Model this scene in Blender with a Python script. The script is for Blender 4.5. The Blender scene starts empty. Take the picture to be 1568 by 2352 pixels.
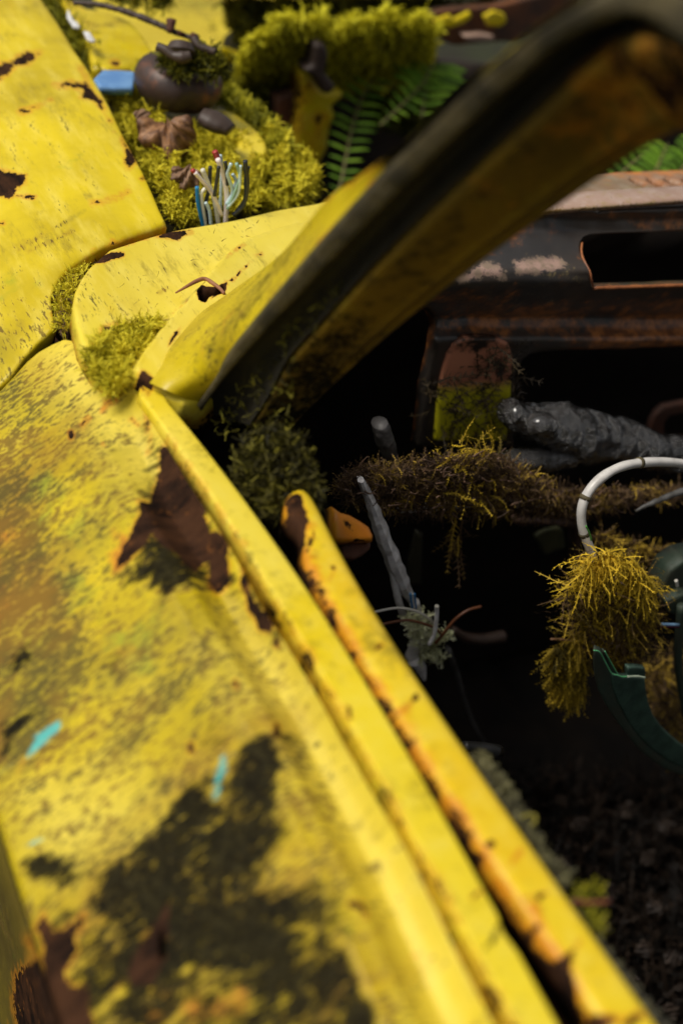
import bpy, math, numpy as np
from mathutils import Vector
from mathutils.geometry import delaunay_2d_cdt
R = math.radians
scene = bpy.context.scene
# ---------------------------------------------------------------- camera (car space: x to the far side, y to the front, z up; metres)
CAM = np.array([0.0, 0.0, 1.45])
FOC = 3267.0                                   # focal length in units of a 1568 x 2352 frame (50 mm lens, 36 mm frame height)
right = np.array([.888, -.401, .225]); right /= np.linalg.norm(right)
upv = np.array([.080, .617, .783]); upv -= right*upv.dot(right); upv /= np.linalg.norm(upv)
fwd = np.cross(upv, right)
cd = bpy.data.cameras.new('camera'); cam = bpy.data.objects.new('camera', cd); scene.collection.objects.link(cam)
from mathutils import Matrix
cam.matrix_world = Matrix(((right[0], upv[0], -fwd[0], CAM[0]), (right[1], upv[1], -fwd[1], CAM[1]), (right[2], upv[2], -fwd[2], CAM[2]), (0, 0, 0, 1)))
cd.sensor_fit = 'VERTICAL'; cd.sensor_height = 36; cd.sensor_width = 24; cd.lens = 50
cd.clip_start = .02; cd.clip_end = 300
cd.dof.use_dof = True; cd.dof.focus_distance = 1.06; cd.dof.aperture_fstop = 3.5; cd.dof.aperture_blades = 0
scene.camera = cam
# ---------------------------------------------------------------- world and sun
SUN_EL, SUN_AZ = R(54), R(-84)                 # azimuth of the soft sun measured from +y towards +x
w = bpy.data.worlds.new('World'); scene.world = w; w.use_nodes = True
nt = w.node_tree; bg = nt.nodes['Background']
sk = nt.nodes.new('ShaderNodeTexSky'); sk.sky_type = 'NISHITA'; sk.sun_disc = False
sk.sun_elevation = SUN_EL; sk.sun_rotation = SUN_AZ; sk.dust_density = 4.0; sk.air_density = 1.0; sk.ozone_density = 1.0
hs = nt.nodes.new('ShaderNodeHueSaturation'); hs.inputs['Saturation'].default_value = .12
nt.links.new(sk.outputs[0], hs.inputs['Color']); nt.links.new(hs.outputs[0], bg.inputs['Color'])
bg.inputs['Strength'].default_value = .085
sl = bpy.data.lights.new('sun', 'SUN'); so = bpy.data.objects.new('sun', sl); scene.collection.objects.link(so)
sl.energy = 2.5; sl.angle = R(20); sl.color = (1.0, .92, .80)
sdir = Vector((math.sin(SUN_AZ)*math.cos(SUN_EL), math.cos(SUN_AZ)*math.cos(SUN_EL), math.sin(SUN_EL)))
so.rotation_euler = sdir.to_track_quat('Z', 'Y').to_euler()
vs = scene.view_settings; vs.view_transform = 'Standard'; vs.look = 'None'; vs.exposure = 0.06; vs.gamma = 1
scene.render.engine = 'CYCLES'; scene.cycles.max_bounces = 6; scene.cycles.diffuse_bounces = 3
scene.cycles.use_denoising = True
# ---------------------------------------------------------------- where a thing stands: a sight line met with a plane of the car
def ray(p):
    p = np.atleast_2d(np.asarray(p, float))
    return fwd + ((p[:, :1]-784)*right + (1176-p[:, 1:2])*upv)/FOC
def atD(p, d):
    r = ray(p); return CAM + r*np.broadcast_to(np.asarray(d, float), (len(r),))[:, None]
def dz(p, z): r = ray(p); return (z-CAM[2])/r[:, 2]
def dy(p, y): r = ray(p); return (y-CAM[1])/r[:, 1]
def dx(p, x): r = ray(p); return (x-CAM[0])/r[:, 0]
def atZ(p, z): return atD(p, dz(p, z))
def atY(p, y): return atD(p, dy(p, y))
def atX(p, x): return atD(p, dx(p, x))
def proj(P):
    q = np.asarray(P, float)-CAM; d = q@fwd
    return np.stack([784+FOC*(q@right)/d, 1176-FOC*(q@upv)/d], 1)
def height_hit(p, h, lo=.2, hi=3.0):
    r = ray(p); a = np.full(len(r), lo); b = np.full(len(r), hi)
    for _ in range(40):
        m = (a+b)/2; q = CAM+r*m[:, None]
        above = q[:, 2] > h(q[:, 0], q[:, 1])
        a = np.where(above, m, a); b = np.where(above, b, m)
    return (a+b)/2
def rbf_depth(ctrl, lam=1e-6):
    c = np.array(ctrl, float); xy = c[:, :2]/1000; v = 1/c[:, 2]; n = len(c)
    def phi(r): return np.where(r > 1e-9, r*r*np.log(r+1e-12), 0)
    K = phi(np.linalg.norm(xy[:, None]-xy[None], axis=2))+lam*np.eye(n)
    Pm = np.hstack([np.ones((n, 1)), xy]); A = np.block([[K, Pm], [Pm.T, np.zeros((3, 3))]])
    s = np.linalg.solve(A, np.concatenate([v, [0, 0, 0]]))
    def f(p):
        p = np.atleast_2d(p)/1000
        return 1/(phi(np.linalg.norm(p[:, None]-xy[None], axis=2))@s[:n]+s[n]+p@s[n+1:])
    return f
def catmull(P, n, closed=False):
    P = np.asarray(P, float)
    if closed: Q = np.vstack([P[-1], P, P[0], P[1]]); m = len(P)
    else: Q = np.vstack([2*P[0]-P[1], P, 2*P[-1]-P[-2]]); m = len(P)-1
    t = np.linspace(0, m, n, endpoint=not closed); i = np.minimum(t.astype(int), m-1); f = (t-i)[:, None]
    p0, p1, p2, p3 = Q[i], Q[i+1], Q[i+2], Q[i+3]
    return .5*(2*p1+(p2-p0)*f+(2*p0-5*p1+4*p2-p3)*f*f+(3*p1-p0-3*p2+p3)*f**3)
def resample(P, n):
    P = catmull(P, max(200, n*4)); d = np.concatenate([[0], np.cumsum(np.linalg.norm(np.diff(P, axis=0), axis=1))])
    t = np.linspace(0, d[-1], n); return np.stack([np.interp(t, d, P[:, k]) for k in range(P.shape[1])], 1)
def densify(P, step):
    P = np.asarray(P, float); out = []
    for a, b in zip(P, np.roll(P, -1, axis=0)):
        k = max(1, int(round(np.linalg.norm(b-a)/step)))
        out += [a+(b-a)*i/k for i in range(k)]
    return np.array(out)
def smooth_poly(P, step, it=2):            # corner cutting then densify
    P = np.asarray(P, float)
    for _ in range(it):
        N = np.roll(P, -1, axis=0); P = np.stack([.75*P+.25*N, .25*P+.75*N], 1).reshape(-1, 2)
    return densify(P, step) if step else P
def sdist(p, poly):                        # signed distance, inside positive
    p = np.atleast_2d(p); poly = np.asarray(poly, float); out = np.full(len(p), 1e9); ins = np.zeros(len(p), bool)
    for a, b in zip(poly, np.roll(poly, -1, axis=0)):
        ab = b-a; L = ab@ab+1e-12
        t = np.clip(((p-a)@ab)/L, 0, 1); out = np.minimum(out, np.linalg.norm(p-a-t[:, None]*ab, axis=1))
        c = (a[1] > p[:, 1]) != (b[1] > p[:, 1])
        ins ^= c & (p[:, 0] < (b[0]-a[0])*(p[:, 1]-a[1])/(b[1]-a[1]+1e-12)+a[0])
    return np.where(ins, out, -out)
def ldist(p, line):
    p = np.atleast_2d(p); line = np.asarray(line, float); out = np.full(len(p), 1e9)
    for a, b in zip(line[:-1], line[1:]):
        ab = b-a; t = np.clip(((p-a)@ab)/(ab@ab+1e-12), 0, 1); out = np.minimum(out, np.linalg.norm(p-a-t[:, None]*ab, axis=1))
    return out
# ---------------------------------------------------------------- objects
def link(name, V, F, mat, parent=None, smooth=True, attrs=None, label=None):
    me = bpy.data.meshes.new(name)
    if isinstance(F, np.ndarray):
        V = np.asarray(V, np.float32); me.vertices.add(len(V)); me.vertices.foreach_set('co', V.ravel()); me.loops.add(F.size); me.loops.foreach_set('vertex_index', F.astype(np.int32).ravel())
        me.polygons.add(len(F)); me.polygons.foreach_set('loop_start', np.arange(0, F.size, F.shape[1], dtype=np.int32)); me.update(calc_edges=True)
    else: me.from_pydata([tuple(v) for v in np.asarray(V)], [], [tuple(int(i) for i in f) for f in F]); me.update()
    if smooth: me.polygons.foreach_set('use_smooth', [True]*len(me.polygons))
    for k, v in (attrs or {}).items():
        a = me.attributes.new(k, 'FLOAT', 'POINT'); a.data.foreach_set('value', np.asarray(v, np.float32))
    o = bpy.data.objects.new(name, me); scene.collection.objects.link(o)
    if mat: me.materials.append(mat)
    if parent is not None: o.parent = parent
    if label: o['label'] = label
    return o
def tag(o, label, cat, group=None, kind=None):
    o['label'] = label; o['category'] = cat
    if group: o['group'] = group
    if kind: o['kind'] = kind
    return o
def structure(o): o['kind'] = 'structure'; return o
def thing(name, label, cat, group=None, loc=(0, 0, 0)):
    o = bpy.data.objects.new(name, None); scene.collection.objects.link(o); o.empty_display_size = .05; o.location = loc
    return tag(o, label, cat, group)
def blank(n): return dict(rust=np.zeros(n), grime_shade=np.zeros(n), speck=np.zeros(n), cyan=np.zeros(n), orange=np.zeros(n), green=np.zeros(n), pale=np.zeros(n))
def paint_marks(P2, feats):
    """every mark is an area of the panel (outline, softness, strength): 1 deep inside, .5 on its outline, 0 outside"""
    A = blank(len(P2))
    for ch, kind, pts, wd, st in feats:
        s = sdist(P2, pts) if kind == 'a' else (st_r(kind)-ldist(P2, pts))
        A[ch] = np.maximum(A[ch], st*np.clip(.5+s/(3.6*wd), 0, 1))
    return A
def st_r(k): return k
def px_panel(name, outline, depth, mat, holes=(), step=9, inward=(0, 0, -1), thick=.012, rr=7, rm=.003, feats=(), parent=None, bump=None, label=None, closed_back=True, skirt_rust=0.0):
    """sheet-metal panel: outline and cut-outs on its surface, rolled edges, real thickness"""
    O = densify(outline, step); H = [densify(h, step*.7) for h in holes]
    lo, hi = O.min(0), O.max(0); gx, gy = np.meshgrid(np.arange(lo[0], hi[0], step), np.arange(lo[1], hi[1], step*.87))
    gx = gx+(np.arange(gx.shape[0])[:, None] % 2)*step/2
    G = np.stack([gx.ravel(), gy.ravel()], 1); rings = []
    for L, sg in [(O, 1)]+[(h, -1) for h in H]:
        tg = np.roll(L, -1, axis=0)-np.roll(L, 1, axis=0); tg /= np.linalg.norm(tg, axis=1)[:, None]+1e-9; nr = np.stack([-tg[:, 1], tg[:, 0]], 1)
        if np.mean(sdist(L[::5]+nr[::5]*.5, L)) < 0: nr = -nr
        nr = nr*sg
        for q_ in (.12, .35, .65, 1.0):
            rg_ = L+nr*rr*q_; dd_ = np.minimum.reduce([sdist(rg_, O)]+[-sdist(rg_, h) for h in H]); rings.append(rg_[dd_ > rr*q_*.9])
    G = G[sdist(G, O) > rr+step*.45]
    for h in H: G = G[sdist(G, h) < -rr-step*.45]
    G = np.vstack([G]+rings)
    # extra rings close to rims so that the roll is smooth
    allp = [O]+H+[G]; P2 = np.vstack(allp)
    edges = []; k = 0
    for L in [O]+H:
        n = len(L); edges += [(k+i, k+(i+1) % n) for i in range(n)]; k += n
    vv, ee, ff, ov, oe, of = delaunay_2d_cdt([Vector(p) for p in P2], edges, [], 0, 1e-5)
    P2 = np.array([tuple(v) for v in vv]); T = np.array([f for f in ff if len(f) == 3]); c = P2[T].mean(1)
    keep = sdist(c, O) > 0
    for h in H: keep &= sdist(c, h) < 0
    T = T[keep]
    used = np.unique(T); mp = -np.ones(len(P2), int); mp[used] = np.arange(len(used)); P2 = P2[used]; T = mp[T]
    a, b, cc = P2[T[:, 0]], P2[T[:, 1]], P2[T[:, 2]]
    cr = (b-a)[:, 0]*(cc-a)[:, 1]-(b-a)[:, 1]*(cc-a)[:, 0]; T[cr > 0] = T[cr > 0][:, ::-1]
    W = atD(P2, depth(P2)); inw = np.array(inward, float); inw /= np.linalg.norm(inw)
    dd = sdist(P2, O)
    for h in H: dd = np.minimum(dd, -sdist(P2, h)/.4)
    t = np.clip(dd/rr, 0, 1); W = W+inw*(rm*(1-np.sqrt(np.clip(1-(1-t)**2, 0, 1))))[:, None]
    if bump is not None: W = W-inw*bump(P2)[:, None]
    n = len(W); A = paint_marks(P2, feats)
    es = {}
    for tr in T:
        for i in range(3):
            e = (tr[i], tr[(i+1) % 3]); es[e] = 1
    bd = [e for e in es if (e[1], e[0]) not in es]
    F = [tuple(t) for t in T]; B = W+inw*thick
    F += [(e[1], e[0], e[0]+n, e[1]+n) for e in bd]
    F += [(t[0]+n, t[2]+n, t[1]+n) for t in T]
    V = np.vstack([W, B]); A = {k: np.concatenate([v, np.maximum(v, skirt_rust) if k == 'rust' else v]) for k, v in A.items()}
    return link(name, V, F, mat, parent, attrs=A, label=label)
def loft(name, rows, mat, nu=60, nv=10, parent=None, feats=(), closed=False, cap=False, label=None, smooth_v=True):
    """surface through 3-D guide lines (each a list of points), nu along, nv between"""
    G = np.array([resample(r, nu) for r in rows])              # k x nu x 3
    if smooth_v: S = np.stack([catmull(G[:, i], nv, closed) for i in range(nu)], 1)
    else: S = G; nv = len(G)
    V = S.reshape(-1, 3); F = []
    m = nv if closed else nv-1
    for j in range(m):
        for i in range(nu-1):
            a = j*nu+i; b = ((j+1) % nv)*nu+i; F.append((a, a+1, b+1, b))
    if cap and closed:
        F.append(tuple(j*nu for j in range(nv))); F.append(tuple(j*nu+nu-1 for j in range(nv))[::-1])
    return link(name, V, F, mat, parent, attrs=paint_marks(proj(V), feats), label=label)
def tube_geo(P, r, sides=8, n=None, jitter=0, rng=None, flat=1.0):
    P = np.asarray(P, float); n = n or max(6, len(P)*6); P = resample(P, n); r = np.interp(np.linspace(0, 1, n), np.linspace(0, 1, len(np.atleast_1d(r))), np.atleast_1d(r))
    T = np.gradient(P, axis=0); T /= np.linalg.norm(T, axis=1)[:, None]+1e-12
    N = np.cross(T[0], [0, 0, 1.]); N = N/(np.linalg.norm(N)+1e-9) if np.linalg.norm(N) > .05 else np.array([1., 0, 0]); V = []
    for i in range(n):
        N = N-T[i]*N.dot(T[i]); N /= np.linalg.norm(N)+1e-12; Bn = np.cross(T[i], N)
        for k in range(sides):
            a = 2*math.pi*k/sides; q = r[i]*(1+(jitter*(rng.random()-.5) if rng is not None else 0))
            V.append(P[i]+N*math.cos(a)*q+Bn*math.sin(a)*q*flat)
    F = [(i*sides+k, i*sides+(k+1) % sides, (i+1)*sides+(k+1) % sides, (i+1)*sides+k) for i in range(n-1) for k in range(sides)]
    F += [tuple(range(sides))[::-1], tuple((n-1)*sides+k for k in range(sides))]
    return np.array(V), F
def tube(name, P, r, mat, parent=None, **k):
    lab = k.pop('label', None); V, F = tube_geo(P, r, **k); return link(name, V, F, mat, parent, label=lab)
def merge(parts):
    V = []; F = []; k = 0
    for v, f in parts:
        V.append(v); F += [tuple(i+k for i in q) for q in f]; k += len(v)
    return np.vstack(V), F
def box_geo(c, s, bev=0):
    c = np.array(c, float); s = np.array(s, float)/2
    V = np.array([c+s*np.array(q) for q in [(-1, -1, -1), (1, -1, -1), (1, 1, -1), (-1, 1, -1), (-1, -1, 1), (1, -1, 1), (1, 1, 1), (-1, 1, 1)]])
    return V, [(0, 3, 2, 1), (4, 5, 6, 7), (0, 1, 5, 4), (1, 2, 6, 5), (2, 3, 7, 6), (3, 0, 4, 7)]
def bevel(o, wd, seg=2):
    m = o.modifiers.new('bevel', 'BEVEL'); m.width = wd; m.segments = seg; m.limit_method = 'ANGLE'; return o
# ---------------------------------------------------------------- materials
def mat_new(name):
    m = bpy.data.materials.new(name); m.use_nodes = True; return m, m.node_tree, m.node_tree.nodes['Principled BSDF']
class NB:
    def __init__(s, nt): s.t = nt; s.co = nt.nodes.new('ShaderNodeTexCoord')
    def n(s, ty, **k):
        x = s.t.nodes.new(ty)
        for a, b in k.items(): setattr(x, a, b)
        return x
    def l(s, a, b): s.t.links.new(a, b)
    def val(s, inp, v):
        if hasattr(v, 'is_output'): s.l(v, inp)
        else: inp.default_value = v
    def noise(s, scale, detail=4, rough=.6, stretch=None, dist=0, rot=None):
        x = s.n('ShaderNodeTexNoise'); x.inputs['Scale'].default_value = scale; x.inputs['Detail'].default_value = detail; x.inputs['Roughness'].default_value = rough; x.inputs['Distortion'].default_value = dist
        mp = s.n('ShaderNodeMapping'); s.l(s.co.outputs['Object'], mp.inputs[0])
        if stretch: mp.inputs['Scale'].default_value = stretch
        if rot: mp.inputs['Rotation'].default_value = rot
        s.l(mp.outputs[0], x.inputs[0]); return x.outputs['Fac']
    def voro(s, scale, feature='F1'):
        x = s.n('ShaderNodeTexVoronoi', feature=feature); x.inputs['Scale'].default_value = scale; s.l(s.co.outputs['Object'], x.inputs[0]); return x.outputs['Distance']
    def attr(s, name): x = s.n('ShaderNodeAttribute'); x.attribute_name = name; return x.outputs['Fac']
    def m(s, op, a, b=0.0, c=0.0):
        x = s.n('ShaderNodeMath', operation=op); s.val(x.inputs[0], a); s.val(x.inputs[1], b); s.val(x.inputs[2], c); return x.outputs[0]
    def ramp(s, v, lo, hi):
        x = s.n('ShaderNodeMapRange', interpolation_type='SMOOTHSTEP'); s.val(x.inputs[0], v); x.inputs[1].default_value = lo; x.inputs[2].default_value = hi; return x.outputs[0]
    def mix(s, f, a, b):
        x = s.n('ShaderNodeMix', data_type='RGBA'); s.val(x.inputs[0], f)
        for i, v in ((6, a), (7, b)):
            if hasattr(v, 'is_output'): s.l(v, x.inputs[i])
            else: x.inputs[i].default_value = (*v, 1)
        return x.outputs[2]
    def bump(s, h, strength, dist, prev=None):
        x = s.n('ShaderNodeBump'); x.inputs['Strength'].default_value = strength; x.inputs['Distance'].default_value = dist; s.l(h, x.inputs['Height'])
        if prev is not None: s.l(prev, x.inputs['Normal'])
        return x.outputs[0]
def paint(name, streak=(1, 1, 1), rot=None, base1=(.70, .535, .004), base2=(.47, .35, .003), pale=(.84, .70, .13), rough=.38, speck_bias=0.0, fine=1.0, streak_amt=.5, dirt_amt=.7):
    """weathered yellow car paint: chipped to brown rust, charcoal lichen, specks, spray marks"""
    m, t, p = mat_new(name); b = NB(t)
    nz = b.noise(9, 5, .6); grain = b.noise(75*fine, 5, .65, stretch=streak, rot=rot); fineg = b.noise(420*fine, 3, .7, stretch=streak, rot=rot)
    col = b.mix(b.ramp(nz, .3, .7), base1, base2)
    col = b.mix(b.m('MULTIPLY', b.ramp(grain, .42, .75), streak_amt), col, pale)
    col = b.mix(b.m('MULTIPLY', b.attr('pale'), .75), col, pale)
    dn = b.noise(130*fine, 6, .75, stretch=streak, rot=rot); dirt = b.ramp(b.m('ADD', dn, b.m('MULTIPLY', b.m('SUBTRACT', b.noise(14, 4, .6), .5), .7)), .52, .78)
    col = b.mix(b.m('MULTIPLY', dirt, dirt_amt), col, (.26, .19, .012))
    wash = b.m('ADD', b.m('MULTIPLY', b.attr('speck'), .75), b.m('MULTIPLY', b.m('SUBTRACT', b.noise(19, 6, .7, stretch=streak, rot=rot), .5), 1.5)); col = b.mix(b.m('MULTIPLY', b.ramp(wash, .22, .80), .74), col, b.mix(b.ramp(b.noise(7, 3), .4, .6), (.27, .22, .012), (.31, .16, .010)))
    gr = b.m('ADD', b.attr('green'), b.m('MULTIPLY', b.m('SUBTRACT', b.noise(28, 4, .6), .5), 1.6))
    col = b.mix(b.m('MULTIPLY', b.ramp(gr, .5, .85), .55), col, (.22, .34, .02))
    og = b.m('ADD', b.attr('orange'), b.m('MULTIPLY', b.m('SUBTRACT', b.noise(60, 4, .6), .5), 1.1))
    col = b.mix(b.m('MULTIPLY', b.ramp(og, .42, .8), .8), col, (.60, .19, .012))
    # specks of dirt, grained with the panel
    sp = b.m('ADD', b.m('MULTIPLY', b.attr('speck'), .42), b.m('ADD', b.m('MULTIPLY', b.m('SUBTRACT', grain, .5), .9), b.m('MULTIPLY', b.m('SUBTRACT', fineg, .5), 1.5)))
    spm = b.ramp(sp, .27-speck_bias, .40-speck_bias)
    col = b.mix(b.m('MULTIPLY', spm, .82), col, b.mix(b.ramp(b.noise(22, 4, .6), .4, .62), (.055, .042, .010), (.17, .085, .010)))
    # charcoal lichen areas and painted shade, with yellow flecks left in
    gm = b.m('ADD', b.attr('grime_shade'), b.m('MULTIPLY', b.m('SUBTRACT', b.noise(70, 8, .78, stretch=streak, rot=rot), .5), 2.3))
    fl_ = b.ramp(b.m('ADD', b.m('MULTIPLY', b.noise(260, 5, .8, stretch=streak, rot=rot), 1), b.m('MULTIPLY', b.noise(30, 3, .6), .7)), .895, 1.02); gmk = b.m('MULTIPLY', b.ramp(gm, .38, .70), b.m('SUBTRACT', 1, b.m('MULTIPLY', fl_, .75)))
    gcol = b.mix(b.ramp(b.noise(230, 4, .7), .4, .7), (.007, .0065, .005), (.030, .026, .012))
    col = b.mix(b.m('MULTIPLY', gmk, .985), col, gcol)
    cy = b.m('ADD', b.attr('cyan'), b.m('MULTIPLY', b.m('SUBTRACT', b.noise(110, 6, .8, stretch=streak, rot=rot), .5), 1.3))
    col = b.mix(b.m('MULTIPLY', b.ramp(cy, .42, .70), .9), col, (.08, .46, .44))
    # rust where the paint has gone
    rs = b.m('ADD', b.attr('rust'), b.m('ADD', b.m('MULTIPLY', b.m('SUBTRACT', b.noise(45, 6, .6, stretch=streak, rot=rot), .5), 1.1), b.m('MULTIPLY', b.m('SUBTRACT', b.noise(170, 5, .75), .5), .8)))
    halo = b.ramp(rs, .20, .52); rm_ = b.ramp(rs, .50, .54)
    col = b.mix(b.m('MULTIPLY', b.m('MULTIPLY', halo, .55), b.m('SUBTRACT', 1, gmk)), col, (.60, .23, .012))
    rc = b.mix(b.ramp(b.noise(40, 8, .75, stretch=streak, rot=rot), .38, .64), (.009, .006, .005), (.058, .026, .013)); rc = b.mix(b.ramp(b.noise(120, 5, .7), .57, .72), rc, (.17, .065, .018))
    col = b.mix(rm_, col, rc)
    b.l(col, p.inputs['Base Color']); b.l(b.m('SUBTRACT', .34, b.m('MULTIPLY', b.m('MAXIMUM', rm_, gmk), .30)), p.inputs['Specular IOR Level'])
    rough_ = b.m('ADD', rough, b.m('MULTIPLY', b.m('MAXIMUM', rm_, b.m('MAXIMUM', gmk, spm)), .42)); rough_ = b.m('ADD', rough_, b.m('MULTIPLY', b.m('SUBTRACT', grain, .5), .25)); b.l(rough_, p.inputs['Roughness'])
    h = b.m('SUBTRACT', b.m('MULTIPLY', grain, .25), rm_); h = b.m('ADD', h, b.m('MULTIPLY', gmk, b.noise(300, 4, .7)))
    n1 = b.bump(h, .5, .0009); n2 = b.bump(b.noise(16, 3, .5), .3, .004, n1); b.l(n2, p.inputs['Normal'])
    return m
def simple(name, c1, c2=None, scale=40, rough=.6, metal=0, bump=.3, bd=.001, spec=.5, lo=.35, hi=.65, stretch=None, coat=0):
    m, t, p = mat_new(name); b = NB(t); c2 = c2 or tuple(x*.6 for x in c1)
    nz = b.noise(scale, 6, .65, stretch=stretch); b.l(b.mix(b.ramp(nz, lo, hi), c1, c2), p.inputs['Base Color'])
    p.inputs['Metallic'].default_value = metal; b.l(b.m('ADD', rough-.1, b.m('MULTIPLY', b.noise(scale*2.3, 3), .25)), p.inputs['Roughness'])
    p.inputs['Specular IOR Level'].default_value = spec; p.inputs['Coat Weight'].default_value = coat
    if bump: b.l(b.bump(b.noise(scale*2, 5, .65, stretch=stretch), bump, bd), p.inputs['Normal'])
    return m
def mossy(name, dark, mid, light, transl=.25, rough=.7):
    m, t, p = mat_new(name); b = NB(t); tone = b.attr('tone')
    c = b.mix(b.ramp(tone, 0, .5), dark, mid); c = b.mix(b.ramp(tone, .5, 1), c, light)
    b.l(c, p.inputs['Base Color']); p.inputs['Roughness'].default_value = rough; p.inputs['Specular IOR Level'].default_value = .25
    tr = t.nodes.new('ShaderNodeBsdfTranslucent'); b.l(c, tr.inputs[0]); mx = t.nodes.new('ShaderNodeMixShader'); mx.inputs[0].default_value = transl
    b.l(p.outputs[0], mx.inputs[1]); b.l(tr.outputs[0], mx.inputs[2]); b.l(mx.outputs[0], t.nodes['Material Output'].inputs[0]); return m
# ---------------------------------------------------------------- moss: feathery strands
def unit(a): return a/(np.linalg.norm(a, axis=-1, keepdims=True)+1e-9)
def strand_field(P, D, L, rng, seg=5, width=.0012, barbs=7, barb=.22, curl=.5, droop=.3, tone=(0, 1), tip=.25):
    """one feathered strand at each point P heading D: a ribbon stem with a row of tapering leaflets on both sides"""
    P = np.asarray(P); n = len(P); D = unit(np.asarray(D)); side = unit(np.cross(D, rng.normal(size=(n, 3)))); bend = rng.normal(size=(n, 3))*curl; tn = rng.uniform(*tone, n)
    pts = [P]; dd = D; wob = rng.normal(size=(n, 3))*curl*.8
    for i in range(seg):
        dd = unit(dd+bend/seg+wob*math.sin(i*1.7)/seg+np.array([0, 0, -droop/seg])); pts.append(pts[-1]+dd*(L/seg)[:, None])
    pts = np.stack(pts, 1); wsz = width*rng.uniform(.6, 1.4, n); wd = wsz[:, None]*(1-.75*np.linspace(0, 1, seg+1))[None]
    S = side[:, None]*wd[..., None]; stem = np.stack([pts-S, pts+S], 2).reshape(n, -1, 3)          # n, 2(seg+1), 3
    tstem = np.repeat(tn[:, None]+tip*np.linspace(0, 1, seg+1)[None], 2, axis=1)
    t = (np.arange(barbs)+.8)/(barbs+.5)*seg; ii = np.minimum(t.astype(int), seg-1); f = (t-ii)[None, :, None]
    q = pts[:, ii]*(1-f)+pts[:, ii+1]*f; ax = unit(pts[:, ii+1]-pts[:, ii]); sd = unit(side[:, None]-ax*np.sum(side[:, None]*ax, -1, keepdims=True)); nr = np.cross(sd, ax); Bs = []; Tb = []
    w_ = wsz[:, None, None]
    for s in (-1, 1):
        bl = (L[:, None]*barb*(1-.6*t/seg)[None]*rng.uniform(.5, 1.3, (n, barbs)))[..., None]; e = unit(sd*s*.8+ax*.65+nr*rng.uniform(-.45, .45, (n, barbs, 1)))
        Bs.append(np.stack([q-ax*w_*.9, q+ax*w_*.9, q+e*bl*.6+ax*w_*.5, q+e*bl], 2)); tt = tn[:, None]+tip*(t/seg)[None]+.06*s; Tb.append(np.stack([tt, tt, tt+.05, tt+.12], 2))
    B = np.concatenate(Bs, 1).reshape(n, -1, 3); TB = np.concatenate(Tb, 1).reshape(n, -1)
    V = np.concatenate([stem, B], 1); T = np.concatenate([tstem, TB], 1); per = V.shape[1]; m0 = 2*(seg+1)
    f1 = np.array([(2*i, 2*i+1, 2*i+3, 2*i+2) for i in range(seg)]+[(m0+4*j, m0+4*j+1, m0+4*j+2, m0+4*j+3) for j in range(2*barbs)])
    F = (f1[None]+(np.arange(n)*per)[:, None, None]).reshape(-1, 4)
    return V.reshape(-1, 3), F, np.clip(T.ravel(), 0, 1)
rng = np.random.default_rng(7)
def conv(ox, oy, s): return lambda *p: [(ox+s*x, oy+s*y) for x, y in p]
Za = conv(0, 0, .5); Zb = conv(784, 0, .5); Zc = conv(0, 470.4, .5); Zd = conv(784, 470.4, .5); Ze = conv(0, 940.8, .5); Zf = conv(784, 940.8, .5)
Zg = conv(0, 1607.2, .5); Zh = conv(784, 1607.2, .5); Zi = conv(156.8, 0, .3); Zj = conv(548.8, 0, .3); Zk = conv(1176, 940.8, .25); Zl = conv(1254.4, 1332.8, .2333)
BELT = .95
# materials
M_fender = paint('fender_paint', streak=(1, .22, 1), rot=(0, 0, R(50)), streak_amt=.45, speck_bias=-.02)
M_cowl = paint('cowl_paint', streak=(1, .25, 1), rot=(0, 0, R(68)), base1=(.80, .66, .06), base2=(.68, .52, .02), streak_amt=.6, speck_bias=.005)
M_door = paint('door_paint', streak=(.38, 1, .38), rot=(0, 0, 0), base1=(.66, .50, .004), base2=(.46, .34, .003), streak_amt=.25, speck_bias=.015, fine=1.0, dirt_amt=.85)
M_lip = paint('door_edge_paint', base1=(.82, .65, .035), base2=(.76, .57, .012), streak_amt=.35, speck_bias=-.06, rough=.4)
M_rail = paint('rail_paint', base1=(.78, .58, .02), base2=(.74, .48, .01), streak_amt=.3, speck_bias=-.06, rough=.38)
M_bay = paint('bay_paint', base1=(.72, .57, .008), base2=(.56, .42, .006), streak_amt=.3, speck_bias=-.03)
M_pil = paint('pillar_paint', base1=(.64, .50, .008), base2=(.44, .32, .006), streak_amt=.1, speck_bias=-.02)
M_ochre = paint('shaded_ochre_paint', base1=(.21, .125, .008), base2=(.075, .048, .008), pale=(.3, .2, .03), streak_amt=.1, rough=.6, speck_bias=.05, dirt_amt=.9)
M_rusty = simple('rusty_sheet', (.055, .028, .018), (.16, .055, .018), 22, .75, bump=.6)
M_dashm = simple('rust_black_metal', (.016, .014, .013), (.035, .022, .015), 14, .42, bump=.35, lo=.4, hi=.75)
M_black = simple('black_cavity', (.004, .0035, .003), (.008, .006, .004), 20, .9, bump=.2, spec=.1)
M_strip = simple('weathered_grey_trim', (.095, .074, .030), (.022, .018, .008), 38, .7, bump=1, bd=.003, stretch=(1, 1, 1))
M_seal = simple('perished_rubber_seal', (.030, .024, .010), (.010, .009, .005), 26, .75)
M_iron = simple('brown_iron', (.050, .032, .024), (.10, .045, .02), 16, .5, bump=.5, lo=.5, hi=.8)
# ================================================================= the car
car = thing('abandoned_car', 'wrecked yellow car with chipped rusty paint, missing bonnet and moss growing in its seams', 'car', loc=(1.05, .2, 0))
bpy.context.view_layer.update()
def P(o):                                   # hang a part on the car without moving it
    o.parent = car; o.matrix_parent_inverse = car.matrix_world.inverted(); return o
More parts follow.
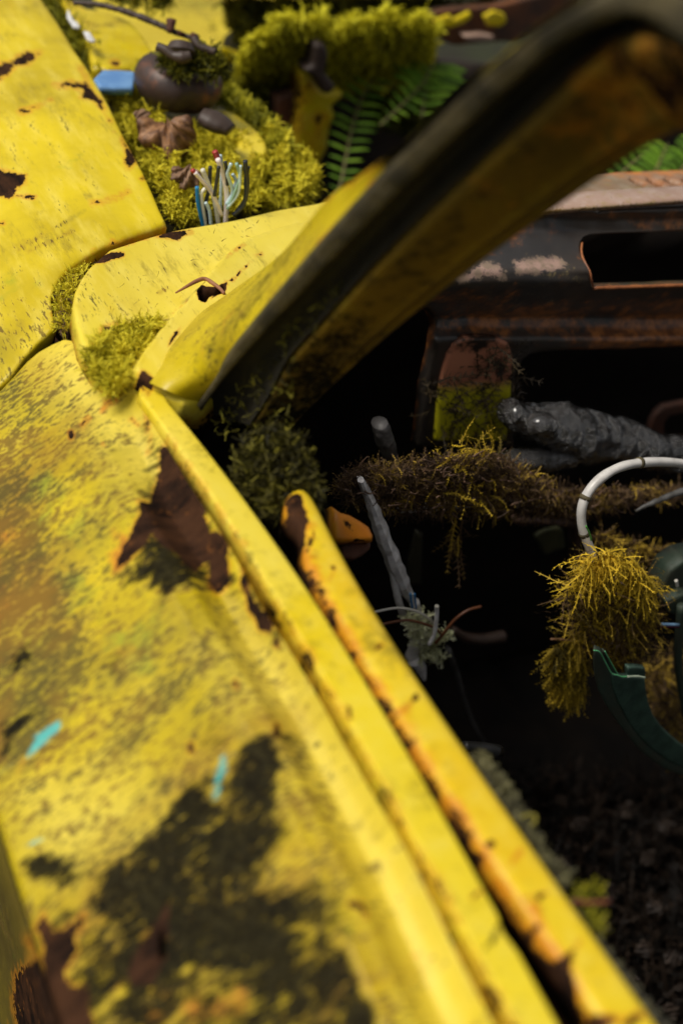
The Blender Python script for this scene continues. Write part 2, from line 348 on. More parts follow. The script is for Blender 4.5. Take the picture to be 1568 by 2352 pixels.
# ---- fender
def hf(x, y): return BELT+np.interp(x, [.0, .1, .15, .2, .25, .30, .36, .40, .6], [-.34, -.205, -.135, -.09, -.052, -.022, -.004, 0, .001])+.004*np.sin(y*9)*np.clip((.42-x)*6, 0, 1)
fen_out = [(385, 513), (368, 478), (352, 440), (330, 392), (290, 318), (250, 235), (205, 158), (170, 108), (135, 50), (100, 0), (50, -90), (-320, -90), (-330, 1180), (-100, 990), (-40, 928), (0, 886), (30, 856), (62, 814), (95, 779), (116, 761), (131, 748), (124, 718), (120, 686), (127, 660), (142, 636), (163, 614), (195, 590), (240, 563), (290, 545), (340, 528)]
fen_f = [('rust', 'a', Za((-20, 300), (60, 275), (130, 245), (188, 240), (150, 275), (90, 300), (40, 345), (-20, 380)), 5, 1),
 ('rust', 'a', Za((245, 385), (310, 370), (395, 385), (420, 410), (470, 465), (490, 520), (470, 500), (440, 460), (370, 450), (385, 415), (330, 400), (270, 400)), 4, 1),
 ('rust', 'a', Za((350, 300), (375, 305), (400, 350), (425, 400), (400, 390), (375, 345)), 4, .9),
 ('rust', 'a', Za((80, 520), (150, 485), (230, 460), (180, 495), (120, 515)), 4, .9),
 ('rust', 'a', Za((560, 620), (575, 660), (610, 700), (630, 745), (600, 775), (570, 740), (575, 690), (555, 650)), 4, 1),
 ('rust', 'a', Za((640, 820), (670, 800), (685, 815), (655, 835)), 3, 1),
 ('rust', 'a', Za((-20, 780), (60, 800), (125, 790), (125, 830), (80, 860), (50, 905), (0, 895), (-20, 900)), 5, 1),
 ('rust', 'a', Za((70, 900), (130, 895), (175, 895), (150, 915), (110, 905)), 3, 1),
 ('rust', 'a', Za((-10, 1020), (35, 1015), (25, 1035), (-10, 1040)), 3, 1),
 ('rust', 'a', Za((420, 935), (500, 900), (595, 872), (560, 905), (500, 930), (430, 940)), 5, .75),
 ('rust', 'a', Za((490, 545), (520, 545), (525, 570), (505, 565)), 3, .9), ('rust', 'a', Za((510, 600), (528, 603), (520, 615)), 3, .9),
 ('rust', 'a', Zc((-10, 345), (40, 250), (75, 245), (20, 270)), 4, .7),
 ('rust', 4, Zc((240, 500), (250, 540), (262, 556)), 4, .8),
 ('orange', 4, [(385, 513), (340, 528), (290, 545), (240, 563), (195, 590), (142, 636), (120, 686), (131, 748)], 6, .75),
 ('rust', 2.5, [(385, 520), (340, 536), (290, 552), (240, 570), (195, 597), (160, 625)], 5, .8),
 ('orange', 5, [(385, 513), (352, 440), (290, 318), (250, 235), (205, 158), (135, 50)], 7, .7),
 ('speck', 'a', [(-300, 780), (60, 700), (125, 740), (60, 830), (0, 900), (-300, 1180)], 60, .8),
 ('speck', 'a', Za((-20, 500), (300, 420), (420, 600), (380, 800), (150, 860), (-20, 780)), 60, .25),
 ('speck', 2, Zc((130, 215), (270, 150), (330, 120)), 6, 1.2), ('speck', 2, Zc((80, 210), (200, 140), (400, 20)), 5, 1.1), ('speck', 2, Zc((120, 175), (250, 100), (340, 60)), 4, 1), ('speck', 3, Zc((-10, 230), (60, 190), (120, 160)), 5, .9), ('speck', 2, Zc((-10, 350), (60, 310), (100, 300)), 5, .9),
 ('green', 'a', Zc((60, 330), (200, 380), (160, 480), (0, 560), (-40, 420)), 70, .85), ('green', 'a', Za((300, 560), (460, 640), (420, 900), (200, 800)), 80, .5)]
fen_f = [(c_[0], c_[1], c_[2], c_[3]*(2.0 if c_[0] == 'rust' else 1), c_[4]) for c_ in fen_f]
P(px_panel('fender', fen_out, lambda p: height_hit(p, hf), M_fender, step=9, thick=.022, rr=9, rm=.004, feats=fen_f, skirt_rust=.8))
# ---- door skin
lipL = [(300, 862), (325, 905), (345, 941), (375, 991), (440, 1071), (475, 1131), (525, 1201), (575, 1266), (600, 1321), (645, 1381), (685, 1441), (715, 1516), (750, 1571), (784, 1616), (814, 1667), (874, 1787), (919, 1887), (969, 1987), (1019, 2082), (1064, 2132), (1104, 2172), (1144, 2257), (1184, 2347), (1235, 2450), (1310, 2600)]
lw = atZ(lipL, BELT); pf = np.polyfit(lw[:, 1], lw[:, 0], 4)
def xf(y): return np.polyval(pf, np.clip(y, .1, .78))
def hdoor(x, y):
    u = xf(y)-x
    z = np.interp(u, [-.05, 0, .006, .012, .020, .030, .042, .06, .085, .11, .14, .158, .166, .18], [-.014, -.014, -.024, -.0290, -.0262, -.0208, -.0235, -.042, -.064, -.086, -.114, -.133, -.145, -.19])
    near = np.clip((y-.62)/.12, 0, 1)                       # the valley fades out towards the front corner
    z = z*(1-near)+near*np.interp(u, [-.05, 0, .02, .05, .08, .12, .158, .166, .18], [-.004, -.006, -.018, -.046, -.072, -.104, -.135, -.147, -.19])
    return BELT+z+.0016*np.sin(y*23+x*17)+.001*np.sin(y*51-x*30)
crease = proj(np.array([[.176, y, BELT-.136] for y in np.linspace(.86, .05, 24)]))
door_out = [(300, 884), (275, 905), (262, 909), (248, 903), (232, 885), (215, 860), (200, 835), (187, 806), (178, 788), (166, 777), (148, 774), (118, 787), (88, 804), (62, 826), (34, 858), (0, 893), (-40, 932), (-90, 985)]+[tuple(c) for c in crease if c[1] > 1030 and c[1] < 2640]+[(1330, 2620)]+[(x+14, y) for x, y in lipL[::-1][1:-3]]+[(330, 890), (318, 878)]
D_rust = [('rust', 'a', Ze((745, 170), (830, 200), (900, 300), (935, 420), (960, 560), (1010, 560), (1050, 620), (1052, 790), (1000, 840), (955, 800), (955, 700), (900, 745), (850, 710), (800, 660), (740, 620), (700, 560), (640, 640), (575, 700), (530, 740), (575, 610), (600, 560), (640, 470), (632, 415), (690, 425), (720, 330), (735, 240)), 9, 1),
 ('rust', 'a', Ze((1125, 700), (1150, 850), (1200, 920), (1265, 965), (1240, 1020), (1205, 1015), (1140, 920), (1110, 800)), 8, 1),
 ('rust', 6, Ze((1270, 1060), (1275, 1085)), 5, 1), ('rust', 4, Ze((1015, 930), (1016, 932)), 4, .9), ('rust', 6, Ze((1080, 1250), (1085, 1270)), 5, .9),
 ('rust', 5, Ze((325, 105), (327, 125)), 4, 1), ('rust', 4, Ze((380, 65), (410, 35)), 5, .8), ('rust', 3, Ze((470, 150), (475, 165)), 4, .8), ('rust', 3, Ze((430, 400), (435, 410)), 4, .8), ('rust', 3, Ze((468, 468), (470, 472)), 3, .9), ('rust', 3, Ze((532, 468), (534, 470)), 3, .8),
 ('rust', 4, Ze((600, 40), (635, 70)), 8, .8), ('rust', 5, Ze((670, 20), (690, 130), (680, 200)), 8, .75),
 ('orange', 14, [(265, 915), (245, 925), (235, 945)], 10, .8),
 ('orange', 'a', Ze((520, 560), (600, 560), (640, 640), (560, 750), (510, 760)), 18, .9), ('orange', 'a', Ze((900, 700), (1050, 780), (1000, 860), (930, 850)), 16, .8),
 ('rust', 8, Zg((875, 205), (877, 235)), 5, 1), ('rust', 7, Zg((1270, 115), (1272, 160)), 6, 1),
 ('rust', 'a', Zg((780, 930), (770, 1080), (765, 1180), (740, 1240), (700, 1320), (620, 1320), (580, 1260), (640, 1130), (710, 1040)), 10, 1),
 ('rust', 'a', Zg((165, 1040), (205, 990), (250, 1060), (300, 1050), (390, 990), (380, 1040), (330, 1090), (350, 1150), (290, 1230), (280, 1280), (340, 1330), (400, 1300), (420, 1370), (400, 1400), (440, 1500), (430, 1700), (270, 1700), (240, 1350), (190, 1150)), 10, 1),
 ('orange', 'a', Zg((470, 1360), (580, 1265), (585, 1300), (500, 1370)), 10, 1),
 ('orange', 'a', Zg((560, 1330), (900, 1250), (1200, 1330), (1200, 1560), (600, 1560)), 60, .75), ('speck', 'a', Zg((480, 1330), (1250, 1230), (1200, 1700), (450, 1700)), 40, .55),
 ('rust', 7, Zh((40, 935), (90, 945), (115, 1000)), 6, 1), ('rust', 6, Zh((210, 440), (240, 520)), 8, .8), ('rust', 8, Zh((290, 590), (350, 700), (400, 830), (440, 930)), 12, .72), ('rust', 4, Zh((330, 1185), (370, 1165)), 7, .8),
 ('grime_shade', 4, Zh((20, 20), (30, 120)), 6, .9), ('grime_shade', 6, Zh((200, 430), (250, 540), (330, 680), (410, 850)), 14, .62)]
D_grime = [('grime_shade', 'a', Zg((1190, 150), (1270, 210), (1310, 290), (1300, 430), (1295, 560), (1250, 660), (1180, 760), (1170, 850), (1230, 890), (1330, 880), (1400, 830), (1490, 830), (1500, 1060), (1545, 1180), (1600, 1230), (1700, 1400), (1750, 1700), (1220, 1700), (1200, 1350), (1160, 1240), (1000, 1260), (850, 1210), (780, 1310), (640, 1330), (560, 1280), (470, 1270), (520, 1180), (580, 1090), (480, 1040), (400, 950), (400, 860), (480, 770), (600, 690), (690, 610), (770, 530), (790, 460), (870, 395), (930, 385), (970, 450), (985, 540), (1030, 480), (1060, 310), (1110, 210)), 16, 1),
 ('grime_shade', 'a', Zg((200, 1000), (700, 560), (1100, 100), (1340, 200), (1340, 700), (1560, 820), (1660, 1300), (1800, 1700), (200, 1700), (200, 1300)), 60, .68), ('grime_shade', 'a', Zg((250, 1350), (900, 1180), (1500, 1150), (1700, 1700), (300, 1700)), 50, .64),
 ('grime_shade', 'a', Ze((700, 120), (900, 200), (1020, 480), (1110, 620), (1120, 820), (980, 880), (860, 860), (760, 980), (640, 820), (560, 760), (640, 600), (660, 400)), 34, .78), ('grime_shade', 'a', Ze((1080, 620), (1200, 800), (1330, 1050), (1300, 1120), (1180, 1050), (1090, 860)), 20, .60), ('grime_shade', 'a', Ze((600, -20), (690, -40), (760, 200), (700, 260), (620, 120)), 20, .55),  # wide soft halo also paints in the shading around the rust patch
 ('speck', 'a', [(-300, 880), (150, 790), (260, 920), (330, 1050), (500, 1350), (760, 1700), (1000, 2300), (1100, 2700), (-300, 2700)], 50, .60), ('green', 'a', [(0, 900), (200, 1000), (330, 1150), (480, 1400), (600, 1650), (300, 1650), (100, 1400), (0, 1300)], 60, .52),
 ('grime_shade', 'a', Zg((85, 760), (130, 710), (240, 700), (350, 755), (410, 790), (340, 880), (240, 860), (130, 850)), 16, .85),
 ('grime_shade', 'a', Zh((-60, 1120), (50, 1170), (100, 1300), (180, 1450), (150, 1700), (-80, 1700)), 18, 1),
 ('green', 'a', Zg((390, 880), (470, 800), (700, 760), (900, 830), (850, 1100), (560, 1150)), 60, .3),
 ('grime_shade', 'a', Ze((40, 1120), (130, 1050), (160, 1120), (120, 1200), (140, 1280), (60, 1260)), 14, .62), ('grime_shade', 'a', Zg((20, 120), (150, 30), (190, 40), (110, 130), (40, 230), (0, 280), (0, 160)), 12, .8),
 ('grime_shade', 'a', Ze((60, 560), (240, 480), (260, 560), (140, 760), (40, 900), (-40, 760)), 60, .50), ('grime_shade', 'a', Ze((640, 500), (800, 640), (900, 900), (700, 860), (560, 860), (520, 1060), (430, 930), (560, 760)), 50, .50), ('grime_shade', 'a', Ze((420, 1100), (640, 1040), (560, 1300), (420, 1350)), 50, .48), ('grime_shade', 'a', Zh((-60, -40), (100, -80), (130, 60), (60, 200), (0, 240)), 24, .58), ('grime_shade', 4, Zg((1300, 270), (1400, 150), (1460, 60)), 20, .68),
 ('speck', 'a', [(-300, 960), (40, 980), (130, 1060), (200, 1250), (260, 1500), (240, 1750), (60, 1860), (-300, 1900)], 70, 1.0),
 ('speck', 'a', [(-200, 900), (100, 800), (170, 830), (250, 960), (150, 1100), (-200, 1100)], 40, .75), ('speck', 'a', [(100, 1450), (500, 1300), (640, 1500), (640, 1680), (400, 1800), (80, 1850)], 70, .7),
 ('orange', 'a', [(-200, 1150), (90, 1180), (100, 1400), (40, 1560), (130, 1760), (-200, 1850)], 70, .62), ('orange', 'a', [(250, 1380), (380, 1380), (330, 1560), (180, 1700), (160, 1560)], 50, .5),
 ('green', 'a', Ze((420, 290), (520, 300), (540, 480), (440, 520), (260, 600), (200, 760), (120, 900), (160, 560)), 50, .62), ('green', 'a', Ze((240, 700), (480, 800), (420, 1060), (560, 1200), (820, 1220), (760, 1420), (360, 1300)), 60, .55), ('green', 'a', [(100, 800), (160, 900), (130, 1000), (60, 960)], 40, .5), ('green', 'a', Zh((10, 960), (80, 1030), (60, 1110), (0, 1100)), 16, .9),
 ('pale', 'a', [(165, 776), (215, 860), (262, 915), (340, 1000), (375, 1060), (340, 1150), (300, 1120), (230, 1010), (130, 900), (90, 810)], 40, .8), ('pale', 'a', [(520, 1420), (620, 1480), (720, 1620), (820, 1780), (930, 1960), (1040, 2200), (1100, 2400), (980, 2400), (860, 2080), (700, 1800), (560, 1640), (480, 1500)], 40, .65),  # pale areas paint in the highlight along the door's ridge
 ('pale', 'a', Zg((150, 440), (560, 420), (700, 480), (560, 680), (360, 760), (200, 690)), 60, .7)]
D_cyan = [(c_[0], c_[1], c_[2], c_[3]*2, c_[4]*.86) for c_ in [('cyan', 'a', Zg((110, 272), (165, 150), (285, 80), (275, 150), (180, 240), (130, 275)), 5, 1), ('cyan', 4, Zg((0, 335), (60, 295), (110, 262)), 4, .8), ('cyan', 'a', Zg((85, 705), (105, 660), (205, 618), (220, 648), (140, 680)), 5, .9),
 ('cyan', 'a', Zg((985, 520), (970, 430), (985, 330), (1010, 215), (1040, 205), (1045, 300), (1020, 420)), 6, .85), ('cyan', 4, Zg((1070, 245), (1100, 170), (1125, 110)), 4, .75), ('cyan', 4, Zg((350, 375), (385, 405)), 4, .7), ('cyan', 4, Zg((425, 295), (435, 302)), 4, .7), ('cyan', 10, Zg((420, 1190), (480, 1150)), 12, .62), ('cyan', 6, Zg((1140, 640), (1160, 600)), 12, .55), ('cyan', 5, Zg((960, 680), (980, 670)), 10, .55), ('cyan', 5, Zg((270, 1400), (275, 1490)), 8, .65)]]
door = P(px_panel('front_door', door_out, lambda p: height_hit(p, hdoor), M_door, holes=[Zg((742, 1040), (762, 1080), (768, 1140), (756, 1180), (738, 1190), (732, 1120))], step=8, thick=.006, rr=9, rm=.004, feats=D_rust+D_grime+D_cyan))
def sub(o, par=None): par = par or door; o.parent = par; o.matrix_parent_inverse = par.matrix_world.inverted(); return o
bpy.context.view_layer.update()
ys = np.linspace(.88, .02, 40)
sub(loft('lower_skin', [[(x, y, BELT+z) for y in ys[::4]] for x, z in ((.174, -.130), (.171, -.142), (.174, -.158), (.200, -.22), (.225, -.34), (.24, -.5), (.25, -.66))], paint('lower_door_paint', base1=(.17, .13, .014), base2=(.09, .065, .012), streak_amt=.2, speck_bias=.03, pale=(.24, .18, .04)), nu=120, nv=60,  # dark base holds dirt plus the painted-in shade of the underside
    feats=[('rust', 'a', Zg((70, 1260), (180, 1180), (280, 1260), (300, 1500), (80, 1700)), 14, 1), ('rust', 'a', Zg((110, 1080), (240, 1120), (240, 1220), (150, 1160)), 14, .8), ('speck', 5, Zg((10, 960), (20, 1060)), 6, 1), ('speck', 5, Zg((40, 1090), (110, 1110)), 8, 1), ('green', 'a', Zg((0, 700), (100, 900), (200, 1200), (0, 1300)), 80, .5)]))
def seg_poly(L, Rr): return list(L)+list(Rr)[::-1]
lip1 = [(318, 868), (330, 905), (345, 941), (375, 991), (412, 1036), (440, 1071), (475, 1131), (497, 1165), (525, 1201), (575, 1266), (600, 1321), (645, 1381), (685, 1441), (715, 1516), (750, 1571), (784, 1616), (814, 1667), (874, 1787), (919, 1887), (969, 1987), (1019, 2082), (1064, 2132), (1100, 2166)]
lip1r = [(352, 872), (376, 893), (410, 941), (450, 996), (478, 1036), (505, 1081), (517, 1092), (550, 1131), (590, 1186), (630, 1241), (685, 1311), (715, 1356), (720, 1370), (750, 1411), (784, 1476), (830, 1545), (879, 1622), (914, 1687), (922, 1716), (949, 1752), (1004, 1847), (1044, 1917), (1084, 1997), (1109, 2037), (1139, 2082), (1143, 2112), (1126, 2158)]
lip2 = [(1118, 2172), (1130, 2200), (1144, 2257), (1184, 2347), (1235, 2450), (1310, 2600)]; lip2r = [(1140, 2146), (1158, 2140), (1172, 2148), (1209, 2217), (1246, 2292), (1254, 2303), (1262, 2303), (1284, 2347), (1350, 2480), (1420, 2600)]
def fair(L, deg, y0, y1, n=40):
    a = densify(L, 20)[:-1] if False else np.array(L, float); c = np.polyfit(a[:, 1]/1000, a[:, 0], deg); y = np.linspace(y0, y1, n); return [(float(np.polyval(c, v/1000)), float(v)) for v in y]
lip_f = [('rust', 9, [(318, 872), (335, 905), (350, 890)], 5, .75), ('orange', 6, [(352, 880), (372, 892)], 8, .9), ('rust', 5, Zh((600, 915), (615, 890), (650, 882)), 4, .9), ('orange', 6, lip1r, 10, .40), ('pale', 30, [(400, 1000), (560, 1200), (640, 1320)], 30, .8), ('rust', 5, [(800, 1630), (804, 1650)], 5, .8)]  # the pale stretch paints a soft highlight onto the lip's top
lipA = [(318, 866), (322, 884)]+fair(lip1[1:-3]+lip2[2:], 4, 905, 2620); lipB = [(352, 868), (364, 880)]+fair(lip1r[2:-5]+lip2r[3:], 4, 925, 2620)
lipB = [(x-(9 if 2105 < y < 2150 else 0), y) for x, y in lipB]
lip_f += [('grime_shade', 9, [(1112, 2178), (1130, 2160), (1146, 2128)], 5, .9), ('rust', 4, lipA[4:], 9, .60), ('grime_shade', 5, lipA[2:], 8, .52), ('orange', 4, lipB[3:], 6, .5)]  # dark mark at the notch paints in the gap's grey shadow
sub(px_panel('window_lip', seg_poly(lipA, lipB), lambda p: dz(p, BELT), M_lip, step=9, thick=.016, rr=7, rm=.0022, feats=lip_f, skirt_rust=.3))
railL = [(655, 1141), (660, 1176), (697, 1215), (697, 1266), (725, 1336), (760, 1391), (784, 1436), (849, 1541), (904, 1631), (959, 1727), (1034, 1837), (1104, 1932), (1149, 2007), (1184, 2072), (1234, 2137), (1284, 2197), (1334, 2282), (1374, 2332), (1450, 2450), (1560, 2620)]
railR = [(668, 1122), (690, 1112), (712, 1122), (735, 1160), (784, 1251), (824, 1336), (864, 1401), (904, 1461), (934, 1506), (979, 1581), (1029, 1646), (1064, 1697), (1124, 1787), (1184, 1877), (1249, 1977), (1324, 2082), (1384, 2162), (1444, 2247), (1519, 2352), (1590, 2450), (1700, 2600)]
railL = railL[:4]+fair(railL[4:], 4, 1290, 2620); railR = railR[:3]+fair(railR[3:], 4, 1160, 2620)
rail_f = [('orange', 20, railL, 22, .95), ('rust', 5, railL, 12, .80), ('rust', 'a', Ze((1310, 400), (1340, 370), (1390, 380), (1400, 430), (1410, 540), (1395, 640), (1370, 560), (1320, 480)), 7, 1),
 ('rust', 4, Ze((1440, 570), (1410, 650)), 4, .95), ('rust', 4, Ze((1530, 725), (1532, 730)), 4, 1), ('orange', 5, Ze((1530, 740), (1500, 830)), 8, .8), ('rust', 5, Zf((165, 1095), (185, 1075)), 4, 1), ('rust', 6, Zf((335, 1330), (345, 1315)), 4, 1), ('rust', 4, Zf((290, 1375), (340, 1330)), 6, .8),
 ('rust', 10, Zh((680, 660), (690, 662)), 4, 1), ('orange', 10, Zh((740, 790), (770, 770), (820, 690)), 10, .85), ('rust', 5, Zh((815, 700), (820, 705)), 5, .8), ('rust', 6, Zh((905, 915), (910, 912)), 4, 1), ('rust', 5, Zh((840, 910), (940, 890)), 6, .8),
 ('rust', 'a', Zh((860, 1030), (910, 1015), (920, 1035), (890, 1060), (930, 1120), (1000, 1180), (1050, 1150), (1090, 1095), (1110, 1105), (1075, 1160), (1060, 1230), (1100, 1330), (1150, 1420), (1250, 1450), (1270, 1490), (1170, 1500), (1000, 1280), (900, 1130)), 8, 1),
 ('rust', 8, Zh((1310, 1490), (1360, 1460)), 6, 1), ('orange', 'a', Zh((830, 920), (900, 920), (920, 990), (850, 1000)), 14, .9), ('orange', 'a', Zh((1120, 1380), (1270, 1420), (1400, 1400), (1460, 1500), (1200, 1520)), 16, .8), ('orange', 'a', Zh((200, 0), (330, 0), (300, 100), (230, 90)), 14, .8)]
sub(px_panel('inner_rail', smooth_poly(seg_poly(railL, railR), 0, 1), lambda p: dz(p, BELT-.002), M_rail, step=8, thick=.018, rr=24, rm=.0055, skirt_rust=.7, feats=rail_f))
# slot bottom, door inner panel
def line_w(L, z, off=0): q = atZ(L, BELT); q[:, 2] = z; q[:, 0] += off; return [tuple(v) for v in q]

RR = railR[3:]
M_slot = simple('slot_shade', (.008, .005, .004), (.02, .011, .007), 40, .9)  # near-black sheet stands in for the shade inside the hollow door
sub(loft('window_slot', [line_w(lipA[2:], .905, .0), line_w(railL[2:], .90, .012)], M_slot, nu=60, nv=4, smooth_v=True))
sub(loft('inner_panel', [line_w(RR, .935, -.006), line_w(RR, .925, .004), line_w(RR, .86, .012), line_w(RR, .7, .01), line_w(RR, .35, .0)], M_rusty, nu=60, nv=24))
bpy.context.view_layer.update()
# ---- cowl corner panel with its raised windscreen flange
cowl_line = [(300, 862), (322, 830), (350, 790), (385, 748), (430, 700), (470, 655), (500, 612), (530, 582), (565, 560), (620, 541), (700, 518), (800, 500), (1000, 470)]
flange_area = cowl_line+[(1000, 900), (345, 900)]
def cowl_bump(p):
    s = sdist(p, flange_area); t = np.clip((s+4)/10, 0, 1); lip = np.exp(-((s-3)/5.0)**2)
    return .006*t*t*(3-2*t)+.0012*lip+.0012*np.sin(p[:, 0]/46)*np.sin(p[:, 1]/60)
cowl_out = [(388, 529), (440, 517), (500, 505), (560, 495), (640, 480), (700, 469), (745, 458), (860, 445), (960, 440), (900, 560), (760, 690), (620, 830), (480, 910), (420, 922), (352, 900), (318, 880), (300, 864), (285, 868), (262, 872), (240, 856), (216, 832), (196, 800), (183, 775), (172, 735), (167, 700), (172, 668), (186, 640), (204, 614), (225, 594), (252, 570), (290, 557), (330, 545)]
cowl_f = [('rust', 4, Zc((906, 422), (918, 412), (940, 421), (990, 425), (1026, 404), (1020, 436), (985, 447), (955, 447), (934, 478), (914, 466), (906, 422)), 2.5, 1), ('rust', 2.5, Zc((1026, 408), (1060, 385), (1100, 340)), 3, 1), ('rust', 1.5, Zc((1040, 395), (1000, 440), (960, 470)), 2, .8), ('rust', 'a', Zc((720, 150), (760, 125), (800, 120), (880, 110), (905, 130), (870, 140), (820, 160), (780, 150)), 5, .95), ('rust', 'a', Zc((430, 270), (470, 230), (520, 215), (572, 215), (570, 240), (520, 260), (480, 272)), 4, 1),  # ring round the cut-out paints in the darkness of the hole
 ('orange', 9, [(290, 557), (330, 545), (388, 529), (450, 516)], 8, .9), ('rust', 3, [(280, 560), (330, 545), (388, 530), (430, 520)], 5, .7), ('orange', 5, [(225, 594), (186, 640), (170, 680), (168, 720), (185, 790)], 8, .7),
 ('rust', 'a', Zc((480, 550), (560, 545), (680, 540), (700, 550), (560, 575), (430, 660), (415, 690), (420, 640)), 8, .75), ('rust', 'a', Zc((690, 640), (750, 555), (760, 560), (720, 620)), 5, .8),
 ('rust', 'a', Zc((1070, 235), (1110, 210), (1125, 220), (1080, 245)), 3, .9), ('orange', 8, Zc((1040, 270), (1080, 240), (1115, 215)), 6, .8), ('rust', 4, Zc((1165, 265), (1190, 258)), 5, .8), ('rust', 2, Zc((1150, 290), (1155, 295)), 3, .8),
 ('rust', 'a', Zc((770, 690), (775, 650), (800, 615), (825, 600), (800, 650)), 4, 1), ('rust', 2, Zc((750, 535), (800, 490), (870, 440)), 3, .55), ('rust', 2, Zc((1040, 395), (1095, 345), (1140, 300)), 3, .8), ('speck', 4, Zc((725, 400), (780, 372)), 5, 1), ('speck', 3, Zc((720, 342), (745, 335)), 4, .9),
 ('rust', 12, Zc((640, 820), (680, 850)), 6, .9), ('speck', 'a', Zc((400, 420), (700, 400), (800, 480), (520, 560), (380, 520)), 40, .45), ('pale', 'a', Zc((800, 120), (1500, -20), (1300, 150), (900, 330), (600, 420), (700, 220)), 50, .7), ('speck', 'a', Zc((900, 60), (1200, 30), (1000, 150)), 40, .3),
 ('pale', 'a', Zc((700, 640), (820, 470), (900, 400), (1300, 140), (1500, 60), (1100, 400), (840, 620), (760, 760)), 24, .7)]
P(px_panel('cowl_panel', cowl_out, lambda p: dz(p, BELT), M_cowl, skirt_rust=.95, holes=[Zc((906, 422), (918, 412), (940, 421), (990, 425), (1026, 404), (1020, 436), (985, 447), (955, 447), (934, 478), (914, 466))], step=8, thick=.03, rr=10, rm=.0045, feats=cowl_f, bump=cowl_bump))
# drain channel below the seam
P(px_panel('drain_channel', [(400, 490), (420, 540), (300, 580), (230, 640), (215, 740), (250, 830), (330, 870), (290, 930), (210, 880), (160, 800), (110, 740), (90, 660), (160, 560), (300, 510)], lambda p: dz(p, BELT-.05), M_rusty, step=24, thick=.003, rr=4, rm=.001))
# ---- windscreen pillar
s0 = np.array([500., 920.]); s1 = np.array([1400., 60.]); sv = (s1-s0)/np.linalg.norm(s1-s0); SL = np.linalg.norm(s1-s0)
def pil_d(p, off=0):
    p = np.atleast_2d(np.asarray(p, float)); f = np.clip(((p-s0)@sv)/SL, -.2, 1.0)
    d = 1/(1/.91+f*(1/.57-1/.91))
    extra = np.clip((p[:, 0]-1400)/500, 0, 1.5); return d*(1-.24*extra)+off
gA = [(452, 928), (498, 862), (525, 808), (600, 695), (690, 612), (784, 492), (899, 362), (959, 310), (1009, 245), (1084, 190), (1184, 90), (1259, 30), (1334, -6), (1440, -50), (1600, -10), (2050, 300)]
gB = [(462, 945), (515, 870), (545, 830), (625, 748), (700, 670), (784, 575), (934, 430), (1034, 325), (1159, 215), (1230, 150), (1290, 95), (1340, 62), (1400, 38), (1460, 38), (1540, 82), (1950, 380)]
gC = [(600, 985), (640, 920), (690, 820), (760, 740), (820, 668), (889, 588), (1034, 440), (1159, 340), (1210, 290), (1259, 240), (1330, 165), (1384, 100), (1430, 78), (1480, 76), (1560, 112), (1900, 400)]
gD = [(672, 978), (700, 945), (784, 857), (874, 772), (964, 703), (1104, 588), (1249, 490), (1310, 445), (1384, 395), (1450, 350), (1509, 308), (1560, 275), (1610, 268), (1660, 300), (1740, 380), (1900, 560)]
gY = [(345, 880), (372, 838), (392, 798), (462, 718), (532, 668), (645, 583), (748, 462), (820, 408), (895, 360), (1000, 262), (1100, 180), (1200, 85), (1300, 15), (1430, -55), (1600, -20), (2050, 290)]
def mid(a, b, t): return [(x0*(1-t)+x1*t, y0*(1-t)+y1*t) for (x0, y0), (x1, y1) in zip(a, b)]
gC = mid(gB, gC, .80)
def even(g, a=3, b=12, it=3):
    g = [tuple(q) for q in g]
    for _ in range(it): g = [g[i] if i < a or i > b else tuple(.25*g[i-1][k]+.5*g[i][k]+.25*g[i+1][k] for k in (0, 1)) for i in range(len(g))]
    return g
gA, gB, gC, gD = even(gA), even(gB, 2), even(gC), even(gD, 2)
def G3(g, off, sh=(0, 0)): g = np.array(g, float)+np.array(sh); return [tuple(v) for v in atD(g, pil_d(g, off))]
def G3o(g, off): g = np.array(g, float); return [tuple(v) for v in atD(g, pil_d(g)+np.array(off))]
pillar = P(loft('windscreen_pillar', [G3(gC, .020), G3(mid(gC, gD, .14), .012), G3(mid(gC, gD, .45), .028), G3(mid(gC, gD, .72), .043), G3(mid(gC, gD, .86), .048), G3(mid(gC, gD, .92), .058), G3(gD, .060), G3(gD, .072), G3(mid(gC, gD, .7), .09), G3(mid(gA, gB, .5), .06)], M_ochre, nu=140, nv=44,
   feats=[('rust', 12, Zb((930, 590), (1010, 600), (1090, 600)), 24, .62), ('rust', 10, Zb((1380, 240), (1500, 200)), 30, .6), ('rust', 10, Zb((700, 830), (760, 920)), 34, .55), ('rust', 14, Zb((1300, 530), (1480, 460), (1560, 400)), 26, .6), ('grime_shade', 'a', Zb((1150, 300), (1230, 170), (1400, 100), (1800, 200), (1800, 700), (1500, 600), (1300, 500)), 60, .7), ('rust', 'a', Zb((1050, 300), (1200, 150), (1400, 100), (1800, 200), (1800, 700), (1500, 640), (1200, 600), (1000, 500)), 90, .60), ('green', 'a', Zb((500, 1000), (700, 760), (900, 820), (700, 1050)), 60, .5), ('grime_shade', 'a', [(560, 1000), (640, 860), (760, 740), (840, 760), (780, 880), (680, 1000)], 50, 1.0), ('grime_shade', 'a', [(700, 800), (1000, 480), (1300, 230), (1360, 260), (1050, 560), (780, 840)], 50, .58)]))  # dark areas at the top and along the channel are painted-in shade
pillar['label'] = 'slanting pillar with shaded ochre inner face'
bpy.context.view_layer.update()
dYv = np.concatenate([dz(gY[:5], BELT+.007), pil_d(gY[5:])+np.array([.10, .04, .015]+[.004]*8)]); dAv = pil_d(gA, .004)
def face_row(t): q = mid(gY, gA, t); return [tuple(v) for v in atD(q, 1/((1-t)/dYv+t/dAv)-.008*math.sin(math.pi*t))]
